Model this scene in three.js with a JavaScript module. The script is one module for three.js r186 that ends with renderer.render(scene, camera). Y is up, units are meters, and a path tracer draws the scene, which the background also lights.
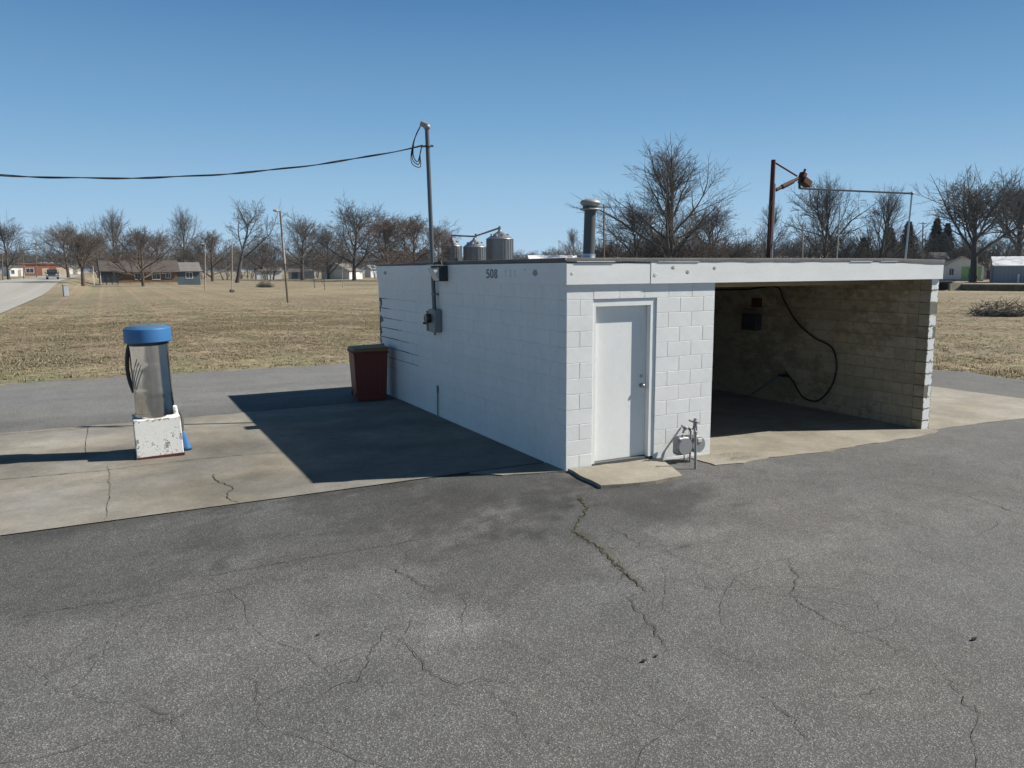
import * as THREE from 'three';
import { mergeGeometries } from 'three/addons/utils/BufferGeometryUtils.js';
import { RoundedBoxGeometry } from 'three/addons/geometries/RoundedBoxGeometry.js';
import { ImprovedNoise } from 'three/addons/math/ImprovedNoise.js';
import { TextGeometry } from 'three/addons/geometries/TextGeometry.js';
import { FontLoader } from 'three/addons/loaders/FontLoader.js';

// ---------------------------------------------------------------- camera, sky, sun, exposure
const V = (x, y, z) => new THREE.Vector3(x, y, z);
const scene = new THREE.Scene();
const F = 780, CAM = V(-5.1687, 2.6325, 8.5006), YAW = 0.4762, PITCH = 0.1466, ROLL = -0.0056;
const FW = V(Math.sin(YAW) * Math.cos(PITCH), -Math.sin(PITCH), -Math.cos(YAW) * Math.cos(PITCH));
const RT0 = V(Math.cos(YAW), 0, Math.sin(YAW)), UP0 = RT0.clone().cross(FW);
const RT = RT0.clone().multiplyScalar(Math.cos(ROLL)).addScaledVector(UP0, Math.sin(ROLL));
const UP = UP0.clone().multiplyScalar(Math.cos(ROLL)).addScaledVector(RT0, -Math.sin(ROLL));
const camera = new THREE.PerspectiveCamera(2 * Math.atan(384 / F) * 180 / Math.PI, 1024 / 768, 0.1, 4000);
camera.position.copy(CAM); camera.up.copy(UP); camera.lookAt(CAM.clone().add(FW)); scene.add(camera);

const SUN = V(3.05, 2.765, 1.04).normalize();
{ // clear winter sky: deep blue overhead, pale at the horizon, brighter round the sun
  const W = 1024, H = 512, d = new Float32Array(W * H * 4), v = V(0, 0, 0);
  const stops = [[0, 0.31, 0.44, 0.555], [4, 0.228, 0.37, 0.51], [10, 0.124, 0.257, 0.42], [18, 0.055, 0.148, 0.302], [35, 0.014, 0.046, 0.106], [90, 0.006, 0.021, 0.052]];
  for (let j = 0; j < H; j++) for (let i = 0; i < W; i++) {
    const el = ((j + 0.5) / H - 0.5) * Math.PI, az = ((i + 0.5) / W - 0.5) * 2 * Math.PI;
    v.set(Math.cos(el) * Math.cos(az), Math.sin(el), Math.cos(el) * Math.sin(az));
    const e = Math.max(0, el * 180 / Math.PI); let k = 0; while (k < 4 && e > stops[k + 1][0]) k++;
    const t = (e - stops[k][0]) / (stops[k + 1][0] - stops[k][0]);
    const c = v.dot(SUN), halo = 0.16 * Math.exp((c - 1) * 16);
    for (let n = 0; n < 3; n++) d[(j * W + i) * 4 + n] = (stops[k][n + 1] * (1 - t) + stops[k + 1][n + 1] * t) + halo * [0.9, 0.95, 1][n];
    d[(j * W + i) * 4 + 3] = 1;
  }
  const t = new THREE.DataTexture(d, W, H, THREE.RGBAFormat, THREE.FloatType);
  t.mapping = THREE.EquirectangularReflectionMapping; t.magFilter = t.minFilter = THREE.LinearFilter; t.needsUpdate = true;
  scene.background = t; scene.environment = t;
}
const sun = new THREE.DirectionalLight(new THREE.Color().setRGB(1, 0.955, 0.88), 5);
sun.position.copy(SUN).multiplyScalar(60); sun.castShadow = true; sun.shadow.mapSize.set(4096, 4096);
Object.assign(sun.shadow.camera, { left: -40, right: 40, top: 40, bottom: -40, near: 1, far: 300 });
scene.add(sun);
const renderer = new THREE.WebGLRenderer({ antialias: true });
renderer.toneMapping = THREE.LinearToneMapping; renderer.toneMappingExposure = 1.5; renderer.shadowMap.enabled = true;

// ---------------------------------------------------------------- helpers
function rng(a) { return () => { a |= 0; a = a + 0x6D2B79F5 | 0; let t = Math.imul(a ^ a >>> 15, 1 | a); t = t + Math.imul(t ^ t >>> 7, 61 | t) ^ t; return ((t ^ t >>> 14) >>> 0) / 4294967296; }; }
const PN = new ImprovedNoise(), n3 = (x, y, z = 0) => PN.noise(x, y, z);
const fbm = (x, y, z = 0, o = 4) => { let s = 0, a = 0.5, f = 1; for (let i = 0; i < o; i++) { s += a * n3(x * f, y * f, z + i * 7.3); a *= 0.5; f *= 2.03; } return s; };
const clamp = (x, a, b) => Math.min(b, Math.max(a, x)), sstep = (a, b, x) => { const t = clamp((x - a) / (b - a), 0, 1); return t * t * (3 - 2 * t); }, lerp = (a, b, t) => a + (b - a) * t;
// height of the land: the lot falls gently to the right, the road on the left climbs a little
const land = (x, z) => -0.022 * clamp(x, 0, 14) + 1.1 * sstep(-6.5, -11, x) * sstep(-85, -150, z);
const ray = (px, py) => FW.clone().addScaledVector(RT, (px - 512) / F).addScaledVector(UP, -(py - 384) / F);
function G(px, py) { const d = ray(px, py); let h = 0, p; for (let i = 0; i < 12; i++) { p = CAM.clone().addScaledVector(d, (h - CAM.y) / d.y); h = land(p.x, p.z); } p.y = h; return p; }   // the spot of ground under a pixel
function onX(px, py, X) { const d = ray(px, py); return CAM.clone().addScaledVector(d, (X - CAM.x) / d.x); }
function onZ(px, py, Z) { const d = ray(px, py); return CAM.clone().addScaledVector(d, (Z - CAM.z) / d.z); }
const HOR = px => 271.7 - 0.0056 * px;
function at(px, depth) { const p = CAM.clone().addScaledVector(ray(px, HOR(px)), depth); p.y = land(p.x, p.z); return p; }   // ground under a pixel column at a depth
const faceCam = p => Math.atan2(CAM.x - p.x, CAM.z - p.z);

const names = {};
function numbered(n) { const k = names[n] = (names[n] ?? -1) + 1; return k ? `${n}_${String(k).padStart(3, '0')}` : n; }
function tag(o, label, category, group, kind) { Object.assign(o.userData, { label, category }); if (group) o.userData.group = group; if (kind) o.userData.kind = kind; return o; }
function mesh(name, geo, mat, parent) { const m = new THREE.Mesh(geo, mat); m.name = parent ? name : numbered(name); m.castShadow = m.receiveShadow = true; (parent || scene).add(m); return m; }
function thing(name, label, category, p = V(0, 0, 0), turn = 0, group) { const o = new THREE.Group(); o.name = numbered(name); o.position.copy(p); o.rotation.y = turn; scene.add(o); return tag(o, label, category, group); }
function struct(name, geo, mat, parent) { const m = mesh(name, geo, mat, parent); if (!parent) m.userData.kind = 'structure'; return m; }
function copyOf(o, p, turn, s, label, group) { const c = o.clone(); c.name = numbered(o.name.replace(/_\d{3}$/, '')); c.userData = { ...o.userData }; if (label) c.userData.label = label; if (group) c.userData.group = group; c.position.copy(p); c.rotation.y = turn; if (s) (Array.isArray(s) ? c.scale.set(...s) : c.scale.setScalar(s)); scene.add(c); return c; }

// geometry with uv in metres
function box(w, h, d, x = 0, y = 0, z = 0) { const g = new THREE.BoxGeometry(w, h, d), u = g.attributes.uv, s = [[d, h], [d, h], [w, d], [w, d], [w, h], [w, h]]; for (let i = 0; i < 24; i++) { const f = s[i >> 2]; u.setXY(i, u.getX(i) * f[0] + x, u.getY(i) * f[1] + y); } return g.translate(x, y, z); }
const span = (x0, x1, y0, y1, z0, z1) => box(x1 - x0, y1 - y0, z1 - z0, (x0 + x1) / 2, (y0 + y1) / 2, (z0 + z1) / 2);
function chamferBox(w, h, d, c, uo = 0, vo = 0) {   // a block with its twelve edges cut
  const X = w / 2, Y = h / 2, Z = d / 2, P = [], N = [], T = [], I = [];
  const quad = (a, b, e, f, n) => { const k = P.length / 3; for (const p of [a, b, e, f]) { P.push(...p); N.push(...n); const ax = Math.abs(n[0]), ay = Math.abs(n[1]), az = Math.abs(n[2]); if (az >= ax && az >= ay) T.push(p[0] + uo, p[1] + vo); else if (ax >= ay) T.push(p[2] + uo, p[1] + vo); else T.push(p[0] + uo, p[2] + vo); } I.push(k, k + 1, k + 2, k, k + 2, k + 3); };
  const orient = (q, n) => { const [a, b, e] = q; const u = [b[0] - a[0], b[1] - a[1], b[2] - a[2]], v = [e[0] - a[0], e[1] - a[1], e[2] - a[2]]; const cr = [u[1] * v[2] - u[2] * v[1], u[2] * v[0] - u[0] * v[2], u[0] * v[1] - u[1] * v[0]]; if (cr[0] * n[0] + cr[1] * n[1] + cr[2] * n[2] < 0) q.reverse(); quad(...q, n); };
  for (const s of [-1, 1]) {
    orient([[s * X, -Y + c, -Z + c], [s * X, Y - c, -Z + c], [s * X, Y - c, Z - c], [s * X, -Y + c, Z - c]], [s, 0, 0]);
    orient([[-X + c, s * Y, -Z + c], [X - c, s * Y, -Z + c], [X - c, s * Y, Z - c], [-X + c, s * Y, Z - c]], [0, s, 0]);
    orient([[-X + c, -Y + c, s * Z], [X - c, -Y + c, s * Z], [X - c, Y - c, s * Z], [-X + c, Y - c, s * Z]], [0, 0, s]);
  }
  const r = Math.SQRT1_2;
  for (const s of [-1, 1]) for (const t of [-1, 1]) {
    orient([[s * X, t * (Y - c), -Z + c], [s * X, t * (Y - c), Z - c], [s * (X - c), t * Y, Z - c], [s * (X - c), t * Y, -Z + c]], [s * r, t * r, 0]);
    orient([[s * X, -Y + c, t * (Z - c)], [s * X, Y - c, t * (Z - c)], [s * (X - c), Y - c, t * Z], [s * (X - c), -Y + c, t * Z]], [s * r, 0, t * r]);
    orient([[-X + c, s * Y, t * (Z - c)], [X - c, s * Y, t * (Z - c)], [X - c, s * (Y - c), t * Z], [-X + c, s * (Y - c), t * Z]], [0, s * r, t * r]);
  }
  return geoOf(P, N, T, I);
}
function geoOf(P, N, T, I, Cc) { const g = new THREE.BufferGeometry(); g.setAttribute('position', new THREE.Float32BufferAttribute(P, 3)); if (N) g.setAttribute('normal', new THREE.Float32BufferAttribute(N, 3)); if (T) g.setAttribute('uv', new THREE.Float32BufferAttribute(T, 2)); if (Cc) g.setAttribute('color', new THREE.Float32BufferAttribute(Cc, 3)); if (I) g.setIndex(I); if (!N) g.computeVertexNormals(); return g; }
function rod(a, b, r0, r1 = r0, n = 10) { const d = b.clone().sub(a), l = d.length(), g = new THREE.CylinderGeometry(r1, r0, l, n); g.translate(0, l / 2, 0); g.applyQuaternion(new THREE.Quaternion().setFromUnitVectors(V(0, 1, 0), d.normalize())); return g.translate(a.x, a.y, a.z); }
const tube = (pts, r, n = 40, s = 6) => new THREE.TubeGeometry(new THREE.CatmullRomCurve3(pts), n, r, s);
const cyl = (r0, r1, h, x, y, z, n = 24) => new THREE.CylinderGeometry(r1, r0, h, n).translate(x, y + h / 2, z);
const lathe = (pts, n = 40) => new THREE.LatheGeometry(pts.map(p => new THREE.Vector2(...p)), n);
const merge = gs => mergeGeometries(gs.map(g => { const q = g.index ? g.toNonIndexed() : g; for (const k of Object.keys(q.attributes)) if (!['position', 'normal', 'uv'].includes(k)) q.deleteAttribute(k); return q; }));
function blob(r, seed, sx = 1, sy = 1, sz = 1, amp = 0.25, det = 2) { const g = new THREE.IcosahedronGeometry(r, det), p = g.attributes.position; for (let i = 0; i < p.count; i++) { const v = V().fromBufferAttribute(p, i), k = 1 + amp * fbm(v.x / r * 1.3 + seed, v.y / r * 1.3, v.z / r * 1.3) * 2; p.setXYZ(i, v.x * k * sx, v.y * k * sy, v.z * k * sz); } g.computeVertexNormals(); return g; }

// textures
function tex(size, fn, srgb = true) {   // fn(i, j) -> [r, g, b] as linear 0..1 (colour) or one number
  const d = new Uint8Array(size * size * 4), toS = x => x <= 0.0031308 ? x * 12.92 : 1.055 * Math.pow(x, 1 / 2.4) - 0.055;
  for (let j = 0; j < size; j++) for (let i = 0; i < size; i++) { let c = fn(i, j); if (!Array.isArray(c)) c = [c, c, c]; const o = (j * size + i) * 4; for (let n = 0; n < 3; n++) { const x = clamp(c[n], 0, 1); d[o + n] = Math.round(255 * (srgb ? toS(x) : x)); } d[o + 3] = 255; }
  const t = new THREE.DataTexture(d, size, size); t.wrapS = t.wrapT = THREE.RepeatWrapping; t.magFilter = THREE.LinearFilter; t.minFilter = THREE.LinearMipmapLinearFilter; t.generateMipmaps = true; if (srgb) t.colorSpace = THREE.SRGBColorSpace; t.needsUpdate = true; return t;
}
function rep(t, mx, my = mx) { const c = t.clone(); c.repeat.set(1 / mx, 1 / my); c.needsUpdate = true; return c; }
function grid(size, cells, seed) { // periodic value noise
  const r = rng(seed), a = new Float32Array(cells * cells).map(() => r()), o = new Float32Array(size * size), k = cells / size;
  for (let j = 0; j < size; j++) for (let i = 0; i < size; i++) { const x = i * k, y = j * k, x0 = x | 0, y0 = y | 0, fx = x - x0, fy = y - y0, sx = fx * fx * (3 - 2 * fx), sy = fy * fy * (3 - 2 * fy), x1 = (x0 + 1) % cells, y1 = (y0 + 1) % cells; o[j * size + i] = lerp(lerp(a[y0 * cells + x0], a[y0 * cells + x1], sx), lerp(a[y1 * cells + x0], a[y1 * cells + x1], sx), sy); }
  return o;
}
function layers(size, list, seed) { const o = new Float32Array(size * size); let s = 0; list.forEach(([c, w], n) => { const g = grid(size, c, seed + n * 17); for (let i = 0; i < o.length; i++) o[i] += g[i] * w; s += w; }); for (let i = 0; i < o.length; i++) o[i] /= s; return o; }

// asphalt: stones a centimetre across in a dark binder, tile of 3 m
const stones = (() => { const S = 1024, o = new Float32Array(S * S), r = rng(5); for (let i = 0; i < o.length; i++) o[i] = 0.24; for (let n = 0; n < 90000; n++) { const x = r() * S, y = r() * S, ra = 0.8 + r() * r() * 2.4, v = 0.34 + r() * 0.38 + (r() < 0.06 ? 0.26 : 0) - (r() < 0.16 ? 0.3 : 0); for (let dy = -4; dy <= 4; dy++) for (let dx = -4; dx <= 4; dx++) if (dx * dx + dy * dy * 1.3 < ra * ra) o[((y + dy + S | 0) % S) * S + ((x + dx + S | 0) % S)] = v; } return o; })();
const stoneCoarse = layers(1024, [[6, 1], [17, 0.8], [60, 0.7]], 9);
const T_asphalt = tex(1024, (i, j) => { const s = stones[j * 1024 + i] * (0.8 + 0.4 * stoneCoarse[j * 1024 + i]); return [s * 1.0, s * 0.985, s * 0.95]; });
const T_asphaltBump = tex(1024, (i, j) => stones[j * 1024 + i], false);
const cN = layers(1024, [[5, 1], [13, 0.9], [41, 0.7], [130, 0.5], [400, 0.5]], 31), cF = layers(1024, [[256, 1], [512, 1]], 77), cS = layers(1024, [[3, 1], [9, 1], [30, 0.6]], 41);
const T_concrete = tex(1024, (i, j) => { const k = j * 1024 + i, v = 0.62 + 0.55 * (cN[k] - 0.5) + 0.22 * (cF[k] - 0.5), w = clamp((cS[k] - 0.5) * 3, -0.3, 1); return [v * (1 - 0.12 * w), v * (0.955 - 0.13 * w), v * (0.86 - 0.16 * w)]; });
const T_grain = tex(512, (i, j) => { const k = (j * 2) * 1024 + i * 2; return 0.5 + 0.9 * (cF[k] - 0.5) + 0.4 * (cN[k] - 0.5); }, false);
const gN = layers(1024, [[7, 0.5], [24, 0.9], [80, 1], [240, 1.1], [512, 0.9]], 51), gG = layers(1024, [[5, 1], [19, 1], [64, 0.8]], 57);
const T_grass = tex(1024, (i, j) => { const k = j * 1024 + i, v = clamp(0.6 + 1.75 * (gN[k] - 0.5), 0.18, 1), g = sstep(0.53, 0.68, gG[k]); return [v * lerp(1, 0.74, g), v * lerp(0.86, 0.84, g), v * lerp(0.55, 0.42, g)]; });
// thick masonry paint with specks of grime
const pN = layers(512, [[4, 1], [11, 0.8], [40, 0.5]], 61), pF = layers(512, [[90, 1], [200, 1]], 67);
const T_paint = tex(512, (i, j) => { const k = j * 512 + i, v = 0.93 + 0.15 * (pN[k] - 0.5) + 0.06 * (pF[k] - 0.5) - (pF[k] > 0.83 ? 0.12 : 0); return [v, v * 0.995, v * 0.975]; });
const T_paintBump = tex(512, (i, j) => 0.5 + 0.7 * (pF[j * 512 + i] - 0.5) + 0.3 * (pN[j * 512 + i] - 0.5), false);
const tN = layers(512, [[3, 1], [8, 1], [22, 0.8], [70, 0.7], [180, 0.5]], 63), tS = layers(512, [[5, 1], [14, 1], [45, 0.9], [120, 0.5]], 65);
const T_tan = tex(512, (i, j) => { const k = j * 512 + i, v = 0.74 + 0.6 * (tN[k] - 0.5) + 0.15 * (pF[k] - 0.5), s = sstep(0.53, 0.66, tS[k]); return [v * lerp(1, 0.74, s), v * lerp(0.98, 0.7, s), v * lerp(0.92, 0.62, s)]; });
const rN = layers(512, [[6, 1], [20, 1], [60, 0.9], [150, 0.6]], 71);
const T_rustPaint = tex(512, (i, j) => { const k = j * 512 + i, e = Math.min(i, j, 511 - i, 511 - j) / 512, s = 0.85 * sstep(0.63, 0.7, rN[k] + 0.17 * sstep(0.1, 0, e)), w = 0.82 + 0.25 * (rN[k] - 0.5); return [lerp(w, 0.2, s), lerp(w * 0.99, 0.15, s), lerp(w * 0.95, 0.11, s)]; });
const T_streak = tex(256, (i, j) => { const v = 0.8 + 0.3 * (pN[(j * 2) * 512 + ((i * 7) % 512)] - 0.5); return [v, v, v]; });
const T_roof = tex(512, (i, j) => { const v = 0.75 + 0.7 * (pF[j * 512 + i] - 0.5) + 0.4 * (pN[j * 512 + i] - 0.5); return [v, v * 0.97, v * 0.93]; });

const L = (r, g, b) => new THREE.Color().setRGB(r, g, b);
const mat = (c, o = {}) => new THREE.MeshStandardMaterial({ color: c, roughness: 0.85, ...o });
const paintMap = rep(T_paint, 0.9), paintBump = rep(T_paintBump, 0.35);
const M = {
  white: mat(L(0.8, 0.81, 0.8), { map: paintMap, bumpMap: paintBump, bumpScale: 0.0025, roughness: 0.6 }),
  white2: mat(L(0.785, 0.795, 0.79), { map: paintMap, bumpMap: paintBump, bumpScale: 0.0025, roughness: 0.6 }),
  white3: mat(L(0.815, 0.82, 0.805), { map: paintMap, bumpMap: paintBump, bumpScale: 0.0025, roughness: 0.6 }),
  mortarWhite: mat(L(0.74, 0.75, 0.74), { map: paintMap, bumpMap: paintBump, bumpScale: 0.003 }),
  mortarTan: mat(L(0.24, 0.2, 0.145), { roughness: 1 }),
  jointShadePaint: mat(L(0.1, 0.096, 0.088), { roughness: 1 }),  // near-black colour standing in for shadow inside the open block joints
  board: mat(L(0.8, 0.81, 0.805), { map: rep(T_paint, 2.4, 0.8), bumpMap: rep(T_paintBump, 1.5, 0.2), bumpScale: 0.001, roughness: 0.55 }),
  bareBlock: mat(L(0.26, 0.255, 0.235), { map: T_concrete, bumpMap: T_grain, bumpScale: 0.004, roughness: 1 }),
  doorPaint: mat(L(0.82, 0.83, 0.82), { map: rep(T_paint, 3), roughness: 0.42 }),
  darkMetal: mat(L(0.045, 0.05, 0.055), { roughness: 0.5, metalness: 0.4 }),
  greyMetal: mat(L(0.2, 0.215, 0.225), { roughness: 0.5, metalness: 0.35 }),
  ventCap: mat(L(0.3, 0.31, 0.31), { roughness: 0.5, metalness: 0.2 }),
  binSteel: mat(L(0.19, 0.205, 0.22), { roughness: 0.4, metalness: 0.45, map: rep(T_streak, 2) }),
  ventGrey: mat(L(0.075, 0.085, 0.085), { roughness: 0.5, metalness: 0.2 }),
  mast: mat(L(0.11, 0.115, 0.12), { roughness: 0.4, metalness: 0.5 }),
  galv: mat(L(0.5, 0.52, 0.54), { roughness: 0.38, metalness: 0.85, map: rep(T_streak, 2) }),
  steel: new THREE.MeshPhysicalMaterial({ color: L(0.8, 0.795, 0.78), roughness: 0.14, metalness: 1, map: rep(T_streak, 1), anisotropy: 0.7, anisotropyRotation: 0 }),
  rustPaint: mat(L(0.95, 0.95, 0.93), { map: T_rustPaint, bumpMap: T_rustPaint, bumpScale: 0.002, roughness: 0.75 }),
  blue: mat(L(0.032, 0.135, 0.32), { roughness: 0.5 }),
  rubber: mat(L(0.018, 0.018, 0.02), { roughness: 0.6 }),
  redCart: mat(L(0.15, 0.018, 0.009), { roughness: 0.5 }),
  lidCart: mat(L(0.2, 0.12, 0.04), { roughness: 0.6 }),
  rust: mat(L(0.13, 0.035, 0.022), { map: rep(T_concrete, 1.2), roughness: 0.8 }),
  meterGrey: mat(L(0.27, 0.275, 0.275), { roughness: 0.5, metalness: 0.2 }),
  asphaltEdge: mat(L(0.1, 0.1, 0.095)),
  wood: mat(L(0.16, 0.12, 0.085), { map: rep(T_streak, 0.3, 3), roughness: 0.95 }),
  paleWood: mat(L(0.34, 0.31, 0.27), { map: rep(T_streak, 0.3, 3), roughness: 0.95 }),
  bark: mat(L(0.07, 0.06, 0.052), { roughness: 1 }), barkGrey: mat(L(0.12, 0.105, 0.092), { roughness: 1 }), barkBrown: mat(L(0.1, 0.075, 0.058), { roughness: 1 }),
  twig: mat(L(0.088, 0.078, 0.068), { roughness: 1 }), twigGrey: mat(L(0.13, 0.116, 0.104), { roughness: 1 }), twigBrown: mat(L(0.115, 0.09, 0.074), { roughness: 1 }),
  deadLeaf: mat(L(0.15, 0.09, 0.06), { roughness: 1, side: THREE.DoubleSide }), needle: mat(L(0.018, 0.03, 0.017), { roughness: 1, side: THREE.DoubleSide }),
  shingle: mat(L(0.1, 0.082, 0.072), { map: rep(T_roof, 2.2) }), shingleGrey: mat(L(0.2, 0.19, 0.18), { map: rep(T_roof, 2.2) }),
  brickBrown: mat(L(0.22, 0.14, 0.075), { map: rep(T_tan, 3) }), teal: mat(L(0.07, 0.11, 0.13), { map: rep(T_paint, 3) }), whiteSiding: mat(L(0.72, 0.73, 0.72), { map: rep(T_paint, 4) }), greySiding: mat(L(0.34, 0.37, 0.41), { map: rep(T_paint, 4) }),
  green: mat(L(0.26, 0.46, 0.2), { map: rep(T_paint, 4) }), redBrick: mat(L(0.25, 0.085, 0.055), { map: rep(T_tan, 4) }), tanWall: mat(L(0.5, 0.42, 0.32), { map: rep(T_tan, 4) }),
  glass: mat(L(0.03, 0.035, 0.04), { roughness: 0.08, metalness: 0 }), carPaint: new THREE.MeshPhysicalMaterial({ color: L(0.014, 0.015, 0.018), roughness: 0.35, clearcoat: 1 }),
  lens: mat(L(0.55, 0.55, 0.52), { roughness: 0.25 }), stain: mat(L(0.34, 0.33, 0.29), { roughness: 1 }), paleStain: mat(L(0.55, 0.55, 0.5), { roughness: 1 }), number: mat(L(0.2, 0.2, 0.205)), ghost: mat(L(0.62, 0.63, 0.63)),
  roofSkin: mat(L(0.16, 0.16, 0.165), { map: rep(T_roof, 1.4), roughness: 0.9 }), soil: mat(L(0.04, 0.037, 0.032), { roughness: 1 }), soilPale: mat(L(0.062, 0.058, 0.052), { roughness: 1 }), soilGreen: mat(L(0.05, 0.05, 0.027), { roughness: 1 }),
};
const tanWalls = [[0.58, 0.5, 0.37], [0.55, 0.475, 0.35], [0.6, 0.52, 0.395], [0.52, 0.45, 0.33], [0.54, 0.45, 0.32]].map(c => mat(L(...c), { map: rep(T_tan, 5.2, 3.4), bumpMap: paintBump, bumpScale: 0.003, roughness: 0.8 }));

// ---------------------------------------------------------------- ground
function axis(list) { const o = []; for (let k = 0; k < list.length - 1; k++) { const [a, step] = list[k], b = list[k + 1][0], n = Math.max(1, Math.round((b - a) / step)); for (let i = 0; i < n; i++) o.push(a + (b - a) * i / n); } o.push(list[list.length - 1][0]); return o; }
function sheet(xs, zs, yf, cf, keep) {
  const P = [], T = [], Cc = [], I = [], nx = xs.length;
  for (const z of zs) for (const x of xs) { P.push(x, yf(x, z), z); T.push(x, z); Cc.push(...cf(x, z)); }
  for (let j = 0; j < zs.length - 1; j++) for (let i = 0; i < nx - 1; i++) { if (keep && !keep((xs[i] + xs[i + 1]) / 2, (zs[j] + zs[j + 1]) / 2)) continue; const a = j * nx + i; I.push(a, a + nx, a + 1, a + 1, a + nx, a + nx + 1); }
  return geoOf(P, null, T, I, Cc);
}
function plate(pts, top, thick, wob = 0, seed = 0) {   // a slab of concrete with a wandering edge; pts are [x, z] seen from above
  const out = []; for (let k = 0; k < pts.length; k++) { const a = pts[k], b = pts[(k + 1) % pts.length], len = Math.hypot(b[0] - a[0], b[1] - a[1]), n = wob ? Math.max(1, Math.min(160, Math.round(len / 0.12))) : 1; for (let i = 0; i < n; i++) { const t = i / n, w = wob * fbm(len * t * 2.1 + k * 13 + seed, seed * 3.1, 0, 3) * 2 * Math.min(1, 6 * Math.min(t, 1 - t)); out.push([lerp(a[0], b[0], t) + w * (b[1] - a[1]) / len, lerp(a[1], b[1], t) - w * (b[0] - a[0]) / len]); } }
  const s = new THREE.Shape(out.map(p => new THREE.Vector2(p[0], -p[1]))), g = new THREE.ExtrudeGeometry(s, { depth: thick, bevelEnabled: false }); g.rotateX(-Math.PI / 2); g.translate(0, -thick, 0);
  const p = g.attributes.position; for (let i = 0; i < p.count; i++) p.setY(i, p.getY(i) + top + land(p.getX(i), p.getZ(i))); g.computeVertexNormals(); return g;
}
const field = (x, z) => { const a = fbm(x * 0.06, z * 0.06, 3, 4), b = fbm(x * 0.013 + 9, z * 0.02, 8, 3), c = fbm(x * 0.4, z * 0.4, 5, 3), g = sstep(0.05, 0.4, fbm(x * 0.09 + 30, z * 0.14, 1, 3)) * 0.35, st = fbm(x * 0.07, z * 0.5, 44, 4), v = 1 + 0.45 * a + 0.35 * b + 0.3 * c + 0.5 * st; const e = sstep(-19, -14.5, z) * sstep(13, 9, x) * (0.35 + 0.5 * c); const dirt = z > -16 && z < -12 && x < 16 ? sstep(-14.1, -13.6, z + 0.5 * c) : 0; return [(0.385 * v * (1 - 0.22 * g - 0.18 * e)) * (1 + 0.12 * dirt), (0.345 * v * (1 - 0.05 * g - 0.03 * e)) * (1 + 0.14 * dirt), (0.345 * v * (1 - 0.2 * g - 0.3 * e)) * (1 + 0.45 * dirt)]; };
struct('ground', sheet(axis([[-1800, 120], [-300, 20], [-60, 2], [-16, 0.7], [60, 3], [200, 15], [600, 100], [2600, 0]]), axis([[-2600, 120], [-500, 20], [-200, 5], [-60, 0.6], [-12, 2], [30, 25], [300, 0]]),
  (x, z) => land(x, z) - 0.04 + (z < -14 || x > 16 ? 0.05 * fbm(x * 0.2, z * 0.2, 2, 3) - (z > -15.5 && z < -14 && x < 14 ? 0.02 : 0.02) : 0), field), mat(L(1, 1, 1), { map: rep(T_grass, 3.3), vertexColors: true, bumpMap: rep(T_grass, 3.3), bumpScale: 0.03, roughness: 1 }));

const DARK = [[430, 493, 1.7, 0.3], [500, 484, 1.3, 0.28], [610, 505, 1.3, 0.3], [650, 492, 0.9, 0.26], [740, 500, 1.5, 0.14], [520, 560, 0.9, 0.2], [350, 520, 1.6, 0.2], [60, 560, 1.6, 0.25], [880, 470, 1.6, 0.12]].map(([x, y, r, k]) => [G(x, y), r, k]);
const LIGHT = [[730, 560, 1.4, 0.08], [430, 640, 1.0, 0.08], [250, 640, 0.9, 0.09], [840, 500, 2.2, 0.08], [130, 690, 1, 0.06], [700, 530, 0.5, 0.25], [455, 625, 0.35, 0.3]].map(([x, y, r, k]) => [G(x, y), r, k]);
function asphaltTone(x, z) {
  let v = 1 + 0.24 * fbm(x * 0.35, z * 0.45, 4, 4) + 0.2 * fbm(x * 1.7, z * 1.9, 2, 3) + 0.22 * fbm(x * 5, z * 5, 6, 2);
  for (const [p, r, k] of DARK) { const d = Math.hypot(x - p.x, (z - p.z) * 1.15) / r + 0.9 * fbm(x * 1.3, z * 1.3, 9, 3) + 0.7 * fbm(x * 6, z * 6, 29, 3); v *= 1 - k * sstep(1.08, 0.82, d); }
  for (const [p, r, k] of LIGHT) { const d = Math.hypot(x - p.x, (z - p.z)) / r + 0.9 * fbm(x * 1.5, z * 1.5, 19, 3); v *= 1 + k * sstep(1.15, 0.2, d); }
  if (z > -0.7 && z < 0.4 && x < -0.8) v *= 1 - 0.42 * sstep(0.35, -0.1, z + 0.55 + 0.9 * fbm(x * 0.8, 4, 2, 3));    // fresh sealer along the slab
  if (z < -6) { v = 1.5 + 0.4 * fbm(x * 0.16, z * 1.1, 7, 4) + 0.35 * fbm(x * 0.35, z * 3.2, 8, 4); v *= 1 - 0.42 * sstep(-8.2, -6.9, z + 0.9 * fbm(x * 0.5, 7, 3, 3)) * (0.6 + 0.8 * fbm(x * 0.7, z, 12, 2)); }
  const w = clamp(0.5 + 1.6 * fbm(x * 0.4 + 50, z * 0.4, 3, 3), 0, 1);
  return [0.288 * v * lerp(0.985, 1.015, w), 0.287 * v, 0.283 * v * lerp(1.02, 0.97, w)];
}
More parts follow.
